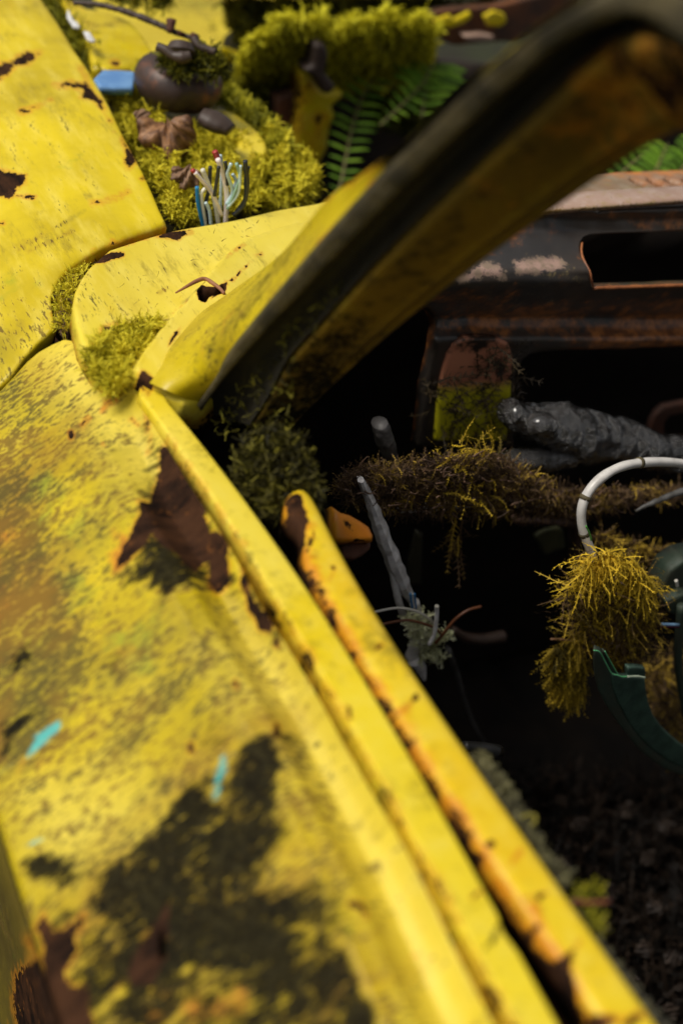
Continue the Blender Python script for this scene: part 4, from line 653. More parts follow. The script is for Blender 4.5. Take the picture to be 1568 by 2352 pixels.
# rusty pot
pot = thing('rusty_pot', 'squat round rusty brown metal pot with moss on top, lying in the engine bay moss', 'pot')
pc = atD([(410, 188)], 1.33)[0]; pr = 102*1.33/FOC
prof = [(0.0, -.8), (.45, -.82), (.75, -.66), (.93, -.36), (1.0, -.02), (.97, .3), (.86, .55), (.70, .68), (.55, .70), (.50, .60), (.46, .40), (0, .35)]
pp = resample([(a*pr, 0, b_*pr*.66) for a, b_ in prof], 40); SD = 48; V = []; F = []
for a, _, z in pp:
    for k in range(SD):
        th = 2*math.pi*k/SD; dent = 1-.13*math.exp(-((th-4.75)/.2)**2)*(1 if a > .5*pr else 0); V.append(pc+np.array([a*math.cos(th)*dent, a*math.sin(th)*dent, z]))
for i in range(39):
    for k in range(SD): F.append((i*SD+k, i*SD+(k+1) % SD, (i+1)*SD+(k+1) % SD, (i+1)*SD+k))
link('body', V, F, simple('pot_rust', (.050, .030, .024), (.20, .070, .026), 24, .42, bump=.6, lo=.52, hi=.72), pot)
lid = atD(Zi((680, 355), (740, 380), (800, 425), (880, 440), (940, 420)), 1.25); tube('lever', lid, [.004, .0045, .004, .006, .004], M_iron, pot, n=30)
tube('cap', atD(Zi((860, 400), (865, 330)), 1.27), [.014, .010], M_iron, pot, sides=16, n=8); tube('rim_clip', atD(Zi((960, 290), (990, 340), (1040, 370), (1130, 400)), 1.28), .004, M_iron, pot)
tube('spout', atD(Zi((1020, 880), (1120, 930), (1200, 970), (1240, 1000)), 1.25), [.010, .014, .013, .009], M_iron, pot, sides=14, n=14, flat=.6)
tag(tube('rusty_wire', atD(Zi((40, 20), (200, 30), (380, 70), (560, 130), (700, 190), (780, 230), (860, 260), (950, 290)), 1.34), [.002, .0028, .003, .003, .0022], M_iron, jitter=.5, rng=r_, n=60), 'thin dark twig lying from fender to the top of the rusty pot', 'twig')
for q in (((780, 250), (785, 190), (790, 150)), ((860, 270), (870, 250)), ((960, 300), (975, 265))): tag(tube('rusty_bolt', atD(Zi(*q), 1.33), [.003, .005], M_rust2, n=5), 'small rusty stub standing behind the pot lever', 'bolt', 'rusty stubs behind the pot')
# curled dead leaf
def curled_leaf(name, pts, d, wd, mat, lab, curl=.9, cat='leaf', par=None):
    C = atD(pts, d); C = resample(C, 26); T = np.gradient(C, axis=0); T /= np.linalg.norm(T, axis=1)[:, None]; S = np.cross(T, -fwd); S /= np.linalg.norm(S, axis=1)[:, None]; V = []; F = []; m = 9
    for i in range(26):
        w_ = wd*math.sin(math.pi*min(1, (i+.4)/26))**.7
        for j in range(m):
            a = (j-(m-1)/2)/((m-1)/2); cr_ = .22*math.sin(i*.9+a*3)+.15*math.sin(i*2.3-a*5); tw = .5*math.sin(i*.25); V.append(C[i]+(S[i]*math.cos(tw)-fwd*math.sin(tw))*w_*math.sin(a*curl)+(-fwd)*w_*((math.cos(a*curl*1.3)-1)*.5+cr_)+S[i]*w_*cr_*.6)
    F = [(i*m+j, i*m+j+1, (i+1)*m+j+1, (i+1)*m+j) for i in range(25) for j in range(m-1)]
    o = link(name, V, F, mat); s = o.modifiers.new('s', 'SOLIDIFY'); s.thickness = .0008; o.parent = par
    return tag(o, lab, cat) if par is None else o
M_leaf = simple('dead_leaf', (.34, .17, .07), (.10, .045, .022), 60, .5, bump=.7, stretch=(1, 3, 1)); M_leaf2 = simple('tan_leaf', (.26, .15, .08), (.12, .06, .03), 60, .6)
curled_leaf('dead_leaf', Zi((540, 900), (620, 980), (720, 1040), (830, 1020), (890, 940), (925, 885)), 1.24, .019, M_leaf, 'curled brown dead leaf lying below the rusty pot', 1.9)
curled_leaf('dead_leaf', Za((790, 770), (830, 800), (880, 810), (920, 790)), 1.17, .014, M_leaf2, 'flat tan dead leaf behind the cut wires', .8)
curled_leaf('dead_leaf', Zi((500, 870), (560, 880), (600, 940)), 1.26, .010, M_leaf2, 'small tan leaf scrap at the left end of the curled leaf', .8)
# cut wires
wy = atZ([(505, 505)], .93)[0][1]
wires = thing('cut_wire_bundle', 'bundle of cut coloured wires sticking up out of the moss behind the cowl panel', 'wires')
def wm(n, c): return simple(n, c, tuple(v*.8 for v in c), 80, .35, bump=0)
W_w = wm('cream_insulation', (.92, .90, .74)); W_p = wm('pink_white_insulation', (.92, .82, .80)); W_k = wm('black_insulation', (.02, .025, .03)); W_b = wm('blue_insulation', (.02, .28, .60)); W_lb = wm('pale_blue_insulation', (.62, .80, .84)); W_g = wm('pale_green_insulation', (.32, .52, .40)); W_r = wm('red_tip', (.45, .05, .04))
for pts, r, mt in [(((1035, 1040), (1042, 900), (1030, 820), (1012, 760), (1000, 730)), 4.6, W_p), (((1003, 742), (995, 715), (986, 695)), 5.2, W_r), (((1005, 1040), (985, 920), (955, 840), (930, 778)), 4.0, W_w), (((1020, 990), (975, 890), (925, 825), (895, 792)), 3.6, W_p), (((897, 795), (883, 780)), 3.9, W_r),
  (((975, 1040), (945, 950), (962, 860), (966, 765)), 3.6, W_k), (((985, 900), (998, 820), (1005, 765)), 3.4, W_k), (((935, 1040), (912, 940), (905, 858)), 3.6, W_b), (((945, 1040), (930, 940), (926, 890), (942, 865)), 3.2, W_w), (((1040, 940), (1068, 880), (1045, 800), (1062, 750)), 3.2, W_lb), (((1045, 960), (1080, 880), (1102, 810), (1086, 750)), 3.0, W_g), (((1050, 950), (1095, 880), (1105, 760)), 3.0, W_lb),
  (((1070, 990), (1118, 940), (1136, 850), (1126, 738)), 4.2, W_k), (((1085, 975), (1128, 910), (1128, 830), (1141, 765)), 3.4, W_k), (((1045, 850), (1042, 790), (1034, 742)), 3.0, W_k), (((970, 1030), (962, 970), (945, 930)), 3.0, W_lb), (((1012, 960), (1016, 860), (1018, 760), (1012, 712)), 3.0, W_lb), (((1075, 860), (1085, 830), (1068, 800)), 3.0, W_lb)]:
    q = atY(Za(*pts), wy-.02+rng.uniform(-.010, .010)); tube('wire', q, pxr(r*1.35, 1.13), mt, wires, n=26)
# bracket / post in the bay, radiator support, beams
def Yp(y): return lambda p: dy(p, y)
brf = [('rust', 'a', Zj((440, 620), (540, 640), (520, 800), (490, 900), (520, 1000), (440, 1100)), 22, .8), ('rust', 'a', Zj((590, 860), (650, 860), (620, 1000), (610, 1290), (560, 1290)), 20, .8), ('rust', 'a', Zj((480, 1000), (540, 1030), (560, 1300), (440, 1300)), 30, .5)]
post = P(px_panel('latch_post', Zj((480, 560), (560, 600), (620, 690), (690, 720), (760, 698), (806, 720), (790, 760), (720, 820), (740, 900), (700, 1000), (680, 1150), (610, 1290), (450, 1290), (440, 1000), (470, 800)), Yp(1.42), M_bay, step=8, inward=(0, 1, 0), thick=.03, rr=14, rm=.006, feats=brf))
P(px_panel('latch_arm', Zj((580, 345), (620, 330), (668, 350), (690, 430), (660, 560), (745, 660), (735, 700), (690, 725), (650, 720), (600, 620), (500, 540), (570, 500)), Yp(1.39), M_iron, holes=[], step=8, inward=(0, 1, 0), thick=.02, rr=10, rm=.005))
P(px_panel('side_stay', Zj((290, 760), (350, 740), (440, 700), (450, 1200), (400, 1250), (300, 900)), Yp(1.44), M_rusty, step=10, inward=(0, 1, 0), thick=.02, rr=8, rm=.004))
P(px_panel('front_panel', [(200, -120), (760, -120), (760, 90), (560, 135), (480, 160), (440, 200), (370, 180), (240, 100)], lambda p: dy(p, 1.45+np.clip(200-p[:, 1], 0, 400)*.0022), M_bay, step=10, inward=(0, 1, 0), thick=.01, rr=8, rm=.003, feats=[('grime_shade', 'a', Zi((1090, 170), (1160, 190), (1150, 330), (1090, 300)), 12, .8), ('green', 'a', Zi((620, -60), (1300, -60), (1300, 120), (900, 110), (760, 60)), 30, .8), ('speck', 'a', Zi((620, -60), (1300, -60), (1300, 140), (900, 120), (760, 60)), 30, 1)]))  # olive band along the top paints in the shade of the beam
P(px_panel('upper_beam', [(360, -140), (1400, -140), (1400, -8), (1000, -4), (700, -3), (480, -2), (380, -4)], Yp(1.52), M_bay, step=14, inward=(0, 1, 0), thick=.08, rr=10, rm=.004))
P(px_panel('rail_scrap', Zi((1140, 380), (1200, 360), (1300, 395), (1365, 430), (1340, 470), (1230, 480)), Yp(1.5), M_bay, step=8, inward=(0, 1, -.3), thick=.02, rr=6, rm=.003, feats=[('orange', 'a', Zi((1250, 380), (1400, 380), (1400, 460), (1250, 440)), 12, .8)]))
P(px_panel('corner_plate', Zb((400, 60), (520, 40), (700, 30), (900, -20), (1100, -60), (1100, 100), (800, 200), (745, 192), (640, 200), (520, 212), (480, 195), (420, 160)), Yp(1.5), M_rusty, step=10, inward=(0, 1, 0), thick=.01, rr=6, rm=.003, label='rusty end plate with yellow chips'))
P(px_panel('corner_plate', Zb((430, 95), (500, 70), (520, 90), (590, 55), (600, 80), (560, 110), (500, 130), (445, 130)), Yp(1.48), M_bay, step=8, inward=(0, 1, 0), thick=.004, rr=4, rm=.002, label='bright yellow chip of paint'))
P(px_panel('corner_plate', Zb((655, 75), (700, 50), (750, 65), (762, 100), (730, 125), (670, 120)), Yp(1.48), M_bay, step=8, inward=(0, 1, 0), thick=.004, rr=4, rm=.002, label='bright yellow chip of paint'))
P(px_panel('corner_plate', Zb((560, 165), (640, 158), (705, 170), (700, 190), (580, 192)), Yp(1.47), M_band, step=8, inward=(0, 1, 0), thick=.01, rr=4, rm=.002, label='pinkish worn lower flange'))
quad_sheet('bay_front', [(.42, 1.78, .1), (1.75, 1.78, .1), (1.75, 1.74, .80), (.42, 1.74, .80)], simple('dark_brown_metal', (.020, .013, .009), (.035, .02, .012), 12, .8, bump=.5), rough=.02)
quad_sheet('bay_side', [(.40, 1.0, .1), (.40, 1.8, .1), (.42, 1.8, .90), (.40, 1.0, .90)], M_rusty)
# ================================================================= moss
Mo_y = mossy('yellow_moss', (.16, .14, .008), (.48, .42, .012), (.78, .68, .04)); Mo_g = mossy('green_moss', (.035, .038, .006), (.17, .17, .010), (.46, .42, .02))
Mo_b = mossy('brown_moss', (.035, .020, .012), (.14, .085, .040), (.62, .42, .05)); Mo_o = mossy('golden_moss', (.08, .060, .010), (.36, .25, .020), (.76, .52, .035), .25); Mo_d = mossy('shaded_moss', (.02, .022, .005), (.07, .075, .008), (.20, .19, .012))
Mo_root = mossy('dark_rootlets', (.010, .007, .005), (.025, .018, .010), (.05, .035, .015), 0)
Mo_pd = mossy('dirty_dark_moss', (.020, .018, .006), (.085, .075, .012), (.30, .27, .03)); Mo_bm = mossy('bright_beam_moss', (.22, .20, .01), (.60, .54, .012), (.85, .80, .05), .35)
M_soil = simple('mossy_soil', (.05, .045, .008), (.02, .015, .008), 60, .9, bump=1, bd=.004)
def sample(poly, n, rg):
    lo, hi = np.min(poly, 0), np.max(poly, 0); out = []
    while sum(map(len, out)) < n:
        q = rg.uniform(lo, hi, (n*2, 2)); out.append(q[sdist(q, poly) > 0])
    return np.vstack(out)[:n]
def fnoise(p, sc, seed):
    from mathutils import noise as mn
    return np.array([mn.noise(Vector((x*sc, y*sc, seed*7.3))) for x, y in p])
def moss(name, poly, depth, n, length, mat, label, seed=1, lift=.6, jit=.8, base=None, droop=.5, w=.0011, hump=0.0, sc=.03, cat='moss', tone=(.1, .8), barbs=6, barb=.24, seg=4, curl=.8, updir=(0, 0, 1), depth_jit=.004, soil=None, par=None):
    rg = np.random.default_rng(seed); q = sample(poly, n, rg); d = depth(q); hn = fnoise(q, sc, seed); h2 = fnoise(q, sc*3, seed+5)
    W = atD(q, d+rg.uniform(-depth_jit, depth_jit, n)); up = np.array(updir, float); hh = hump*(hn*1.0+h2*.8+.35); W = W+up*hh[:, None]
    D = up*lift+rg.normal(size=(n, 3))*jit; L = length*rg.uniform(.6, 1.3, n); V, F, T = strand_field(W, D, L, rg, seg=seg, width=w, barbs=barbs, barb=barb, curl=curl, droop=droop, tone=tone)
    per = 2*(seg+1)+barbs*8; shade = np.repeat(hn*.55+h2*.6, per); T = np.clip(T+shade, 0, 1)
    o = link(name, V, F, mat, par, smooth=False, attrs=dict(tone=T)); return tag(o, label, cat, kind='stuff')
# engine bay mounds, with soil beneath
baymoss = [(205, 172), (240, 190), (262, 208), (310, 205), (330, 262), (420, 300), (520, 330), (545, 310), (560, 330), (620, 330), (660, 350), (700, 385), (735, 440), (700, 472), (560, 500), (388, 535), (352, 452), (290, 328), (245, 238)]
def bayz(p): return dz(p, BZ)
P(px_panel('bay_shelf', [(60, -40), (140, -20), (240, 160), (330, 180), (540, 240), (640, 330), (720, 430), (730, 480), (560, 520), (380, 560), (330, 470), (270, 330), (200, 200)], lambda p: dz(p, BZ-.012), M_soil, step=10, thick=.02, rr=10, rm=.008, bump=lambda p: .007*fnoise(p, .03, 2)))
moss('bay_moss', baymoss, bayz, 16000, .0075, Mo_y, 'bright yellow-green moss mound in the engine bay around the cut wires', 11, hump=.02, lift=.5, jit=.8, droop=.4, tone=(.1, .85), w=.0009)
moss('bay_moss', [(88, -10), (120, 0), (170, 50), (200, 110), (235, 178), (215, 182), (170, 112), (120, 35)], lambda p: dz(p, BZ+.006), 900, .016, Mo_g, 'dark green moss filling the seam beside the upper fender edge', 12, hump=.008, tone=(0, .5))
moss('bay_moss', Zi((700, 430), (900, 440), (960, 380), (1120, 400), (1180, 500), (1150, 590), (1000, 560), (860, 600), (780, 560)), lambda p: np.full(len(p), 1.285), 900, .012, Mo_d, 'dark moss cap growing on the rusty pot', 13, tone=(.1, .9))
moss('bay_moss', Zi((1100, 740), (1230, 680), (1300, 800), (1480, 900), (1600, 1060), (1700, 1150), (1560, 1150), (1480, 1010), (1300, 860), (1180, 790)), lambda p: dz(p, BZ+.01), 1100, .016, Mo_g, 'olive moss fringe right of the rusty pot', 14, tone=(.3, .9))
moss('bay_moss', [(240, -40), (380, -40), (395, 10), (350, 26), (300, 14), (250, 0)], lambda p: np.full(len(p), 1.45), 420, .014, Mo_g, 'green moss tuft at the top behind the inner wing', 19, tone=(0, .6))
sh1 = Zj((20, 400), (200, 250), (420, 180), (600, 200), (700, 260), (900, 240), (1150, 170), (1400, 180), (1480, 280), (1460, 480), (1340, 650), (1150, 690), (950, 660), (760, 700), (600, 680), (420, 720), (250, 740), (60, 700), (-40, 560))
P(px_panel('front_shelf', [(x, y+8) for x, y in sh1], Yp(1.55), M_soil, step=14, inward=(0, 1, 0), thick=.05, rr=20, rm=.01))
moss('beam_moss', sh1, lambda p: dy(p, 1.50-.0006*(200-p[:, 1])), 14000, .012, Mo_bm, 'blurred bright moss blanket on the front cross member', 15, hump=.03, sc=.045, lift=.3, jit=1.0, droop=.9, w=.0016, tone=(.1, .7), updir=(0, -.4, .9), depth_jit=.02)
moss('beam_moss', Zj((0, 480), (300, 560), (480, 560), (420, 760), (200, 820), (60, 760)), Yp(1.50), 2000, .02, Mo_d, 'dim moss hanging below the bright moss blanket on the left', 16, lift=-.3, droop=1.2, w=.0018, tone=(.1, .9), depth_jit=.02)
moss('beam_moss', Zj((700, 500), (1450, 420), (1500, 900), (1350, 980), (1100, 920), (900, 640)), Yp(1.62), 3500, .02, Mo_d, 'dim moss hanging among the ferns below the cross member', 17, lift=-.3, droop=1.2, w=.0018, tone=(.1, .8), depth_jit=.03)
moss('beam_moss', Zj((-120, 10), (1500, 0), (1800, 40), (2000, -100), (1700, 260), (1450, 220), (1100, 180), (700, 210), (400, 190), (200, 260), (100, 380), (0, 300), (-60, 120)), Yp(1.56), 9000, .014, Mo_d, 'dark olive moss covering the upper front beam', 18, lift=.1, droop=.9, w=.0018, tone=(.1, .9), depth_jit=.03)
# seam and corner moss
seam = [(130, 745), (128, 690), (140, 655), (170, 618), (208, 592), (250, 568), (276, 556), (262, 578), (225, 604), (196, 630), (178, 660), (168, 700), (170, 740), (150, 772)]
moss('seam_moss', seam, lambda p: dz(p, BELT-.024), 1500, .0065, Mo_y, 'fresh green moss growing in the curved seam between fender and cowl', 21, tone=(.2, .95), hump=.004, w=.0006, droop=.3)
corner = Zc((400, 700), (450, 640), (560, 560), (650, 545), (740, 555), (700, 640), (600, 740), (575, 800), (560, 860), (510, 880), (470, 850), (420, 780))
moss('corner_moss', corner, lambda p: dz(p, BELT-.002), 3000, .0085, Mo_y, 'tuft of feathery yellow-green moss in the corner where cowl meets door', 22, tone=(.1, .85), hump=.006, w=.0006, droop=.6, jit=1.0, barbs=7)
moss('pillar_moss', [(530, 1080), (560, 1000), (620, 970), (690, 1000), (720, 1060), (745, 1150), (735, 1190), (700, 1120), (655, 1130), (650, 1200), (600, 1190), (560, 1140)], lambda p: np.full(len(p), .89), 2600, .0065, Mo_pd, 'olive moss mass at the foot of the pillar above the yellow rail', 23, tone=(.0, .45), w=.0006, depth_jit=.012, jit=1.0, lift=.3)
moss('pillar_moss', [(480, 960), (560, 880), (640, 780), (760, 650), (800, 660), (700, 800), (660, 960), (560, 1010), (500, 1000)], lambda p: pil_d(p, .014), 260, .006, Mo_pd, 'thin moss growing inside the dark pillar channel', 24, tone=(.1, .8), w=.0007)
moss('seam_litter', seam, lambda p: dz(p, BELT-.020), 260, .007, Mo_b, 'brown needles and bark crumbs caught in the curved seam', 25, jit=1, lift=.1, w=.0006, barbs=2, tone=(.1, .7), cat='litter')
moss('panel_litter', [(420, 540), (700, 480), (520, 590), (330, 760), (230, 800), (250, 640)], lambda p: dz(p, BELT+.004), 46, .006, Mo_b, 'few scattered dry needles lying on the pale cowl panel', 26, jit=1, lift=0, w=.0003, barbs=0, tone=(.1, .7), cat='litter', depth_jit=0)
# cabin moss
moss('debris_moss', Zf((-20, 330), (100, 260), (250, 250), (400, 220), (560, 210), (720, 190), (820, 260), (960, 340), (1100, 370), (1300, 360), (1568, 350), (1568, 410), (1300, 430), (1080, 500), (900, 490), (740, 480), (560, 490), (400, 480), (250, 480), (150, 430), (0, 420)), Yp(.765), 8500, .011, Mo_b, 'matted brown dead moss lying along the corrugated tube', 31, lift=.1, jit=1, droop=.7, w=.00055, barbs=5, barb=.2, tone=(0, .46), curl=1.8, depth_jit=.028)
moss('debris_moss', Zf((420, 330), (480, 180), (560, 100), (700, 120), (740, 240), (700, 420), (560, 480), (440, 440)), Yp(.75), 70, .024, Mo_o, 'sparse golden moss sprigs on top of the matted brown moss', 32, lift=.5, jit=.8, droop=.5, w=.0006, barbs=8, barb=.16, tone=(.1, .8), curl=1.8, seg=7)
moss('debris_moss', Zf((500, 500), (570, 500), (555, 640), (530, 690), (510, 620)), Yp(.755), 16, .03, Mo_b, 'thin moss strands dangling below the matted brown moss', 33, lift=-1, jit=.3, droop=1, w=.0007, tone=(.5, .9))
moss('root_tangle', Zd((440, 800), (600, 780), (700, 640), (790, 700), (800, 1000), (700, 1090), (430, 1090), (400, 900)), lambda p: dash_depth(p)-.012, 210, .026, Mo_root, 'dark root tangle spreading over the yellow support bracket', 34, lift=.3, jit=.8, droop=.3, w=.0006, barbs=4, barb=.35, tone=(0, 1), curl=1.2, seg=6)
clump = Zf((1150, 690), (1200, 650), (1260, 680), (1370, 720), (1440, 800), (1460, 900), (1470, 980), (1420, 1060), (1390, 1180), (1300, 1180), (1220, 1120), (1120, 1080), (1060, 1000), (1040, 900), (1030, 820), (1060, 770))
moss('hanging_moss', [(1395+(x-1395)*.84, y) for x, y in clump], Yp(.655), 850, .026, Mo_o, 'hanging clump of golden orange moss at the end of the white cable loop', 35, lift=-.6, jit=.6, droop=2.2, w=.0007, barbs=6, barb=.12, tone=(.0, .55), curl=3.2, seg=9, depth_jit=.02)
moss('hanging_moss', clump, Yp(.655), 900, .028, Mo_b, 'brown dead strands mixed through the golden hanging clump', 45, lift=-.5, jit=.8, droop=1.8, w=.0006, barbs=4, barb=.12, tone=(.0, .8), curl=3.5, seg=9, depth_jit=.03)
moss('hanging_moss', Zf((1120, 690), (1250, 640), (1400, 740), (1460, 840), (1380, 880), (1250, 780), (1120, 800), (1050, 810)), Yp(.64), 420, .024, Mo_o, 'brightest golden strands on the crown of the hanging clump', 36, lift=.2, jit=.45, droop=4.2, w=.0008, barbs=6, barb=.12, tone=(.6, 1), curl=2.0, seg=9)  # brighter tones paint in the light falling on the clump's crown
moss('hanging_moss', Zf((960, 1110), (1020, 1060), (1110, 1070), (1130, 1150), (1120, 1260), (1080, 1340), (1020, 1330), (970, 1240)), Yp(.65), 800, .018, Mo_o, 'smaller brown-gold moss tuft left of the green cover', 37, lift=-.6, jit=.5, droop=2.0, w=.0006, tone=(0, .55), seg=6)
moss('needle_litter', Zf((1400, 1180), (1568, 1100), (1700, 1100), (1700, 1700), (1568, 1600), (1480, 1500), (1420, 1350)), Yp(.70), 1100, .02, Mo_b, 'dead needles and twigs filling the green cover', 38, jit=1, lift=0, droop=.2, w=.0006, barbs=2, tone=(.1, .8), depth_jit=.02)
moss('needle_litter', Zf((1150, 560), (1300, 600), (1480, 640), (1568, 640), (1800, 700), (1800, 800), (1568, 760), (1400, 700), (1200, 640)), Yp(.74), 900, .016, Mo_b, 'reddish brown needle litter on the ledge behind the hanging moss', 39, jit=1, lift=0, droop=.2, w=.0006, barbs=2, tone=(.1, .7))
M_li = mossy('pale_lichen', (.45, .46, .24), (.7, .72, .42), (.85, .86, .6), .2)
moss('lichen_tuft', Zf((290, 960), (340, 935), (380, 950), (400, 940), (420, 1010), (500, 1020), (510, 1050), (460, 1070), (430, 1090), (470, 1140), (440, 1180), (410, 1120), (370, 1150), (350, 1100), (320, 1040)), Yp(.725), 330, .010, M_li, 'pale grey-green lichen tuft around the crossing wires', 40, jit=1, lift=0, droop=0, w=.0007, barbs=4, barb=.4, tone=(.1, .9), cat='lichen')
moss('rail_moss', Zh((1040, 850), (1100, 860), (1180, 865), (1190, 900), (1130, 930), (1080, 930)), lambda p: dz(p, BELT-.02), 60, .007, Mo_g, 'small green sprig on the lichen edge above the red twig', 41, w=.0006, tone=(.2, .8)); moss('rail_moss', Zh((1080, 930), (1160, 940), (1195, 1050), (1160, 1060), (1110, 990)), lambda p: dz(p, BELT-.02), 60, .007, Mo_g, 'small green sprig on the lichen edge below the red twig', 42, w=.0006, tone=(.2, .8))
moss('rail_lichen', trim_R[1:12]+[(x-22, y) for x, y in trim_R[1:12][::-1]], lambda p: dz(p, BELT-.018), 1100, .004, mossy('crust_lichen', (.06, .055, .03), (.14, .13, .06), (.24, .22, .10), 0), 'crusty grey lichen along the inner trim edge of the door', 43, w=.0007, tone=(0, .3), cat='lichen', barb=.4, barbs=3)
tag(tube('red_twig', atZ(Zh((1060, 925), (1140, 932), (1200, 930), (1230, 925)), BELT-.01), .0010, simple('red_twig', (.22, .06, .03), None), n=12), 'short red twig poking out over the dark cabin from the rail', 'twig')
tag(tube('moss_tendril', atZ(Zh((825, 540), (850, 530), (885, 530), (892, 550), (880, 570), (868, 572)), BELT-.01), .0007, simple('tendril', (.28, .24, .03), None), n=26), 'tiny curled tendril at the lichen edge beside the rail', 'tendril')
tag(tube('dry_tendril', atZ(Zc((808, 404), (850, 380), (900, 352), (940, 340), (980, 362), (1010, 385), (1030, 408)), BELT+.008), [.0006, .0012, .0016, .0016, .0012], simple('pink_tendril', (.34, .15, .06), (.25, .1, .05), 60), n=40), 'thin reddish dry tendril curling over the cowl flange', 'tendril')
rt = np.random.default_rng(77); tw = []
for q in sample(Zf((-10, 260), (300, 230), (700, 180), (1000, 340), (1568, 340), (1568, 430), (1000, 500), (560, 500), (0, 440)), 150, rt):
    a = rt.normal(0, .6); l = rt.uniform(8, 34); P3 = atY([q, (q[0]+l*math.cos(a)*.5, q[1]+l*math.sin(a)*.5+rt.normal(0, 3)), (q[0]+l*math.cos(a), q[1]+l*math.sin(a))], .745+rt.uniform(-.01, .012)); tw.append(tube_geo(P3, [rt.uniform(.0004, .0011), .0003], sides=5, n=7, jitter=.4, rng=rt))
tag(link('twig_litter', *merge(tw), simple('litter_twigs', (.14, .075, .04), (.05, .028, .018), 90, .6, bump=0)), 'thin dark twigs tangled in the brown moss shelf under the dashboard', 'twigs', kind='stuff')
# cabin floor litter
tag(moss('floor_litter', [(1080, 1800), (1568, 1800), (1750, 2352), (1500, 2500), (1300, 2352), (1200, 2050)], lambda p: dz(p, .34), 2600, .05, mossy('dark_litter', (.004, .003, .002), (.009, .006, .004), (.035, .022, .014), 0), 'dark leaf and needle litter on the cabin floor', 44, jit=1, lift=0, droop=.1, w=.003, barbs=3, seg=3, tone=(0, .9)), 'dark leaf and needle litter on the cabin floor', 'litter', kind='stuff')
M_fl = simple('cabin_leaf', (.055, .035, .022), (.02, .012, .008), 50, .6)
for i, (x, y) in enumerate([(1530, 1895), (1488, 1968), (1400, 2050), (1505, 2085), (1545, 2200), (1450, 2260), (1385, 2125), (1540, 2325), (1290, 1985), (1330, 1890), (1440, 1860), (1480, 2180)]):
    a = i*2.4; dxy = 22; o = curled_leaf('dead_leaf', [(x-dxy*math.cos(a), y-dxy*math.sin(a)), (x, y+5), (x+dxy*math.cos(a), y+dxy*math.sin(a))], float(dz([(x, y)], .375)[0]), .011, M_fl, 'dim dead leaf lying in the dark litter of the cabin floor', 1.0); o['group'] = 'dead leaves on the cabin floor'
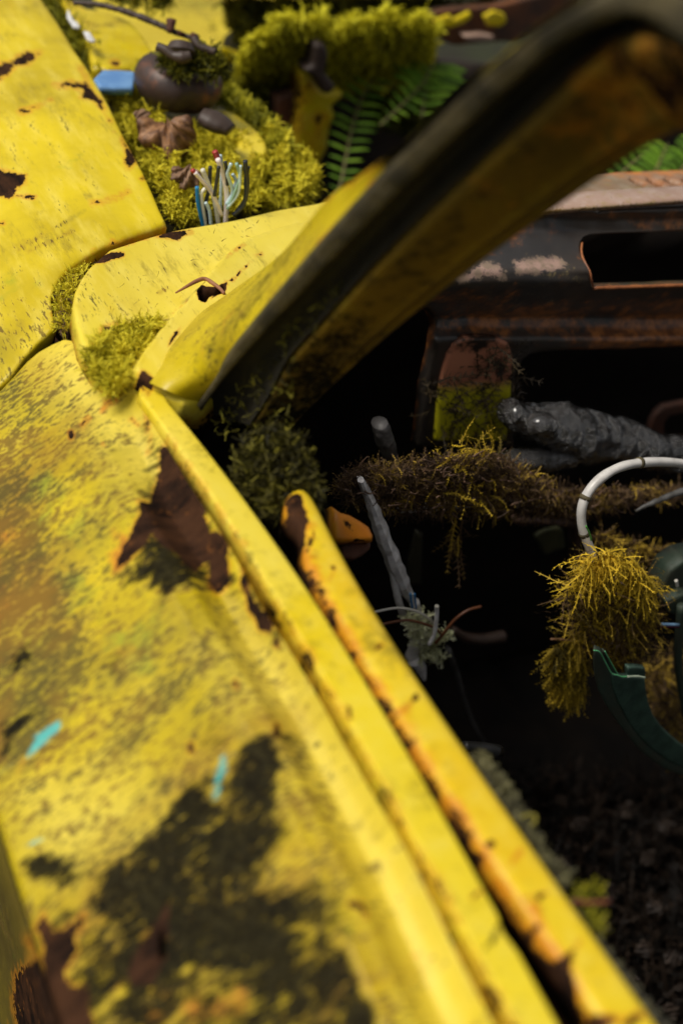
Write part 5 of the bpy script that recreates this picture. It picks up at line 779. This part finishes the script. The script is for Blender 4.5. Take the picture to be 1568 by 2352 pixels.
# ================================================================= ferns and ground
M_fern = mossy('fern_green', (.06, .13, .012), (.15, .30, .02), (.32, .52, .04), .4, .6)
def fern(name, pts, d0, d1, pl, label, n=17, seed=3, mat=None, wide=.24):
    C = resample(np.vstack([atD([q], d0+(d1-d0)*i/(len(pts)-1)) for i, q in enumerate(pts)]), 60); rg = np.random.default_rng(seed); root = thing(name, label, 'fern')
    tube('stem', C[::4], [.0022, .001], simple('fern_stem', (.14, .13, .03), None), root); V = []; F = []; T = []; k = 0
    for i in range(n):
        t = .06+.92*i/n; j = int(t*58); ax = C[j+1]-C[j]; ax /= np.linalg.norm(ax); sd = np.cross(ax, -fwd*.8+np.array([0, 0, .5])); sd /= np.linalg.norm(sd); l = pl*(math.sin(math.pi*min(1, .25+.75*(1-t)))**.6)*rg.uniform(.88, 1.08)
        for s in (-1, 1):
            e = sd*s+ax*.22+np.array([0, 0, -.08])*rg.random(); e /= np.linalg.norm(e); c2 = np.cross(e, sd*s if abs(e.dot(sd)) < .9 else ax); wv = ax-e*ax.dot(e); wv /= np.linalg.norm(wv); nn = np.cross(e, wv); m = 7; tn = rg.uniform(.2, .95)
            for a in range(m+1):
                u = a/m; w_ = l*wide*.5*(math.sin(math.pi*min(1, u*.86+.12)))**.7*(1-.25*(a % 2)); q = C[j]+e*l*u+nn*l*(.12*math.sin(u*2.2))*s; V += [q-wv*w_, q+nn*l*.03, q+wv*w_]; T += [tn, tn-.15, tn]
            for a in range(m): b_ = k+3*a; F += [(b_, b_+1, b_+4, b_+3), (b_+1, b_+2, b_+5, b_+4)]
            k += 3*(m+1)
    link('fronds', V, F, mat or M_fern, root, attrs=dict(tone=np.clip(T, 0, 1))); return root
fern('fern_frond', Zj((700, 1560), (770, 1440), (820, 1200), (860, 1000), (920, 800), (1000, 640), (1080, 520)), 1.62, 1.72, .029, 'green fern frond rising between the yellow post and the pillar', n=14, wide=.2)
fern('fern_frond', Zj((1080, 960), (1250, 800), (1400, 640), (1500, 460)), 1.66, 1.7, .022, 'blurred broad fern frond beside the pillar under the moss beam', n=9, seed=5, wide=.26)
fern('fern_frond', Zj((1400, 900), (1420, 700), (1450, 560), (1500, 440)), 1.68, 1.72, .045, 'short fern tip standing in front of the dark beam end', n=7, seed=8, wide=.3)
for i, (q, lab) in enumerate(((Zb((1200, 900), (1300, 780), (1400, 690), (1450, 640)), 'leftmost fern frond behind the dashboard'), (Zb((1400, 900), (1440, 790), (1480, 700), (1500, 650)), 'middle fern frond standing behind the dashboard'), (Zb((1480, 900), (1560, 780), (1620, 700), (1650, 640)), 'rightmost fern frond behind the dashboard'))): fern('fern_frond', q, 1.55, 1.6, .026, lab, n=9, seed=20+i, wide=.3)
# ground: one sheet of forest soil to the horizon
gm, gt_, gp_ = mat_new('forest_soil'); gb = NB(gt_); gb.l(gb.mix(gb.ramp(gb.noise(2.2, 8, .7), .4, .6), (.020, .014, .008), (.035, .045, .010)), gp_.inputs['Base Color']); gp_.inputs['Roughness'].default_value = .95; gb.l(gb.bump(gb.noise(14, 8, .7), 1, .05), gp_.inputs['Normal'])
gx = np.concatenate([-np.geomspace(150, 1, 14), np.linspace(-.9, 3.5, 30), np.geomspace(4, 150, 14)]); gy_ = np.concatenate([-np.geomspace(150, 1.5, 14), np.linspace(-1.4, 6, 40), np.geomspace(6.5, 150, 14)])
GV = [(x, y, .03*math.sin(x*2.1)*math.cos(y*1.7)-.02) for y in gy_ for x in gx]; gn = len(gx)
structure(link('ground', GV, [(j*gn+i, j*gn+i+1, (j+1)*gn+i+1, (j+1)*gn+i) for j in range(len(gy_)-1) for i in range(gn-1)], gm))
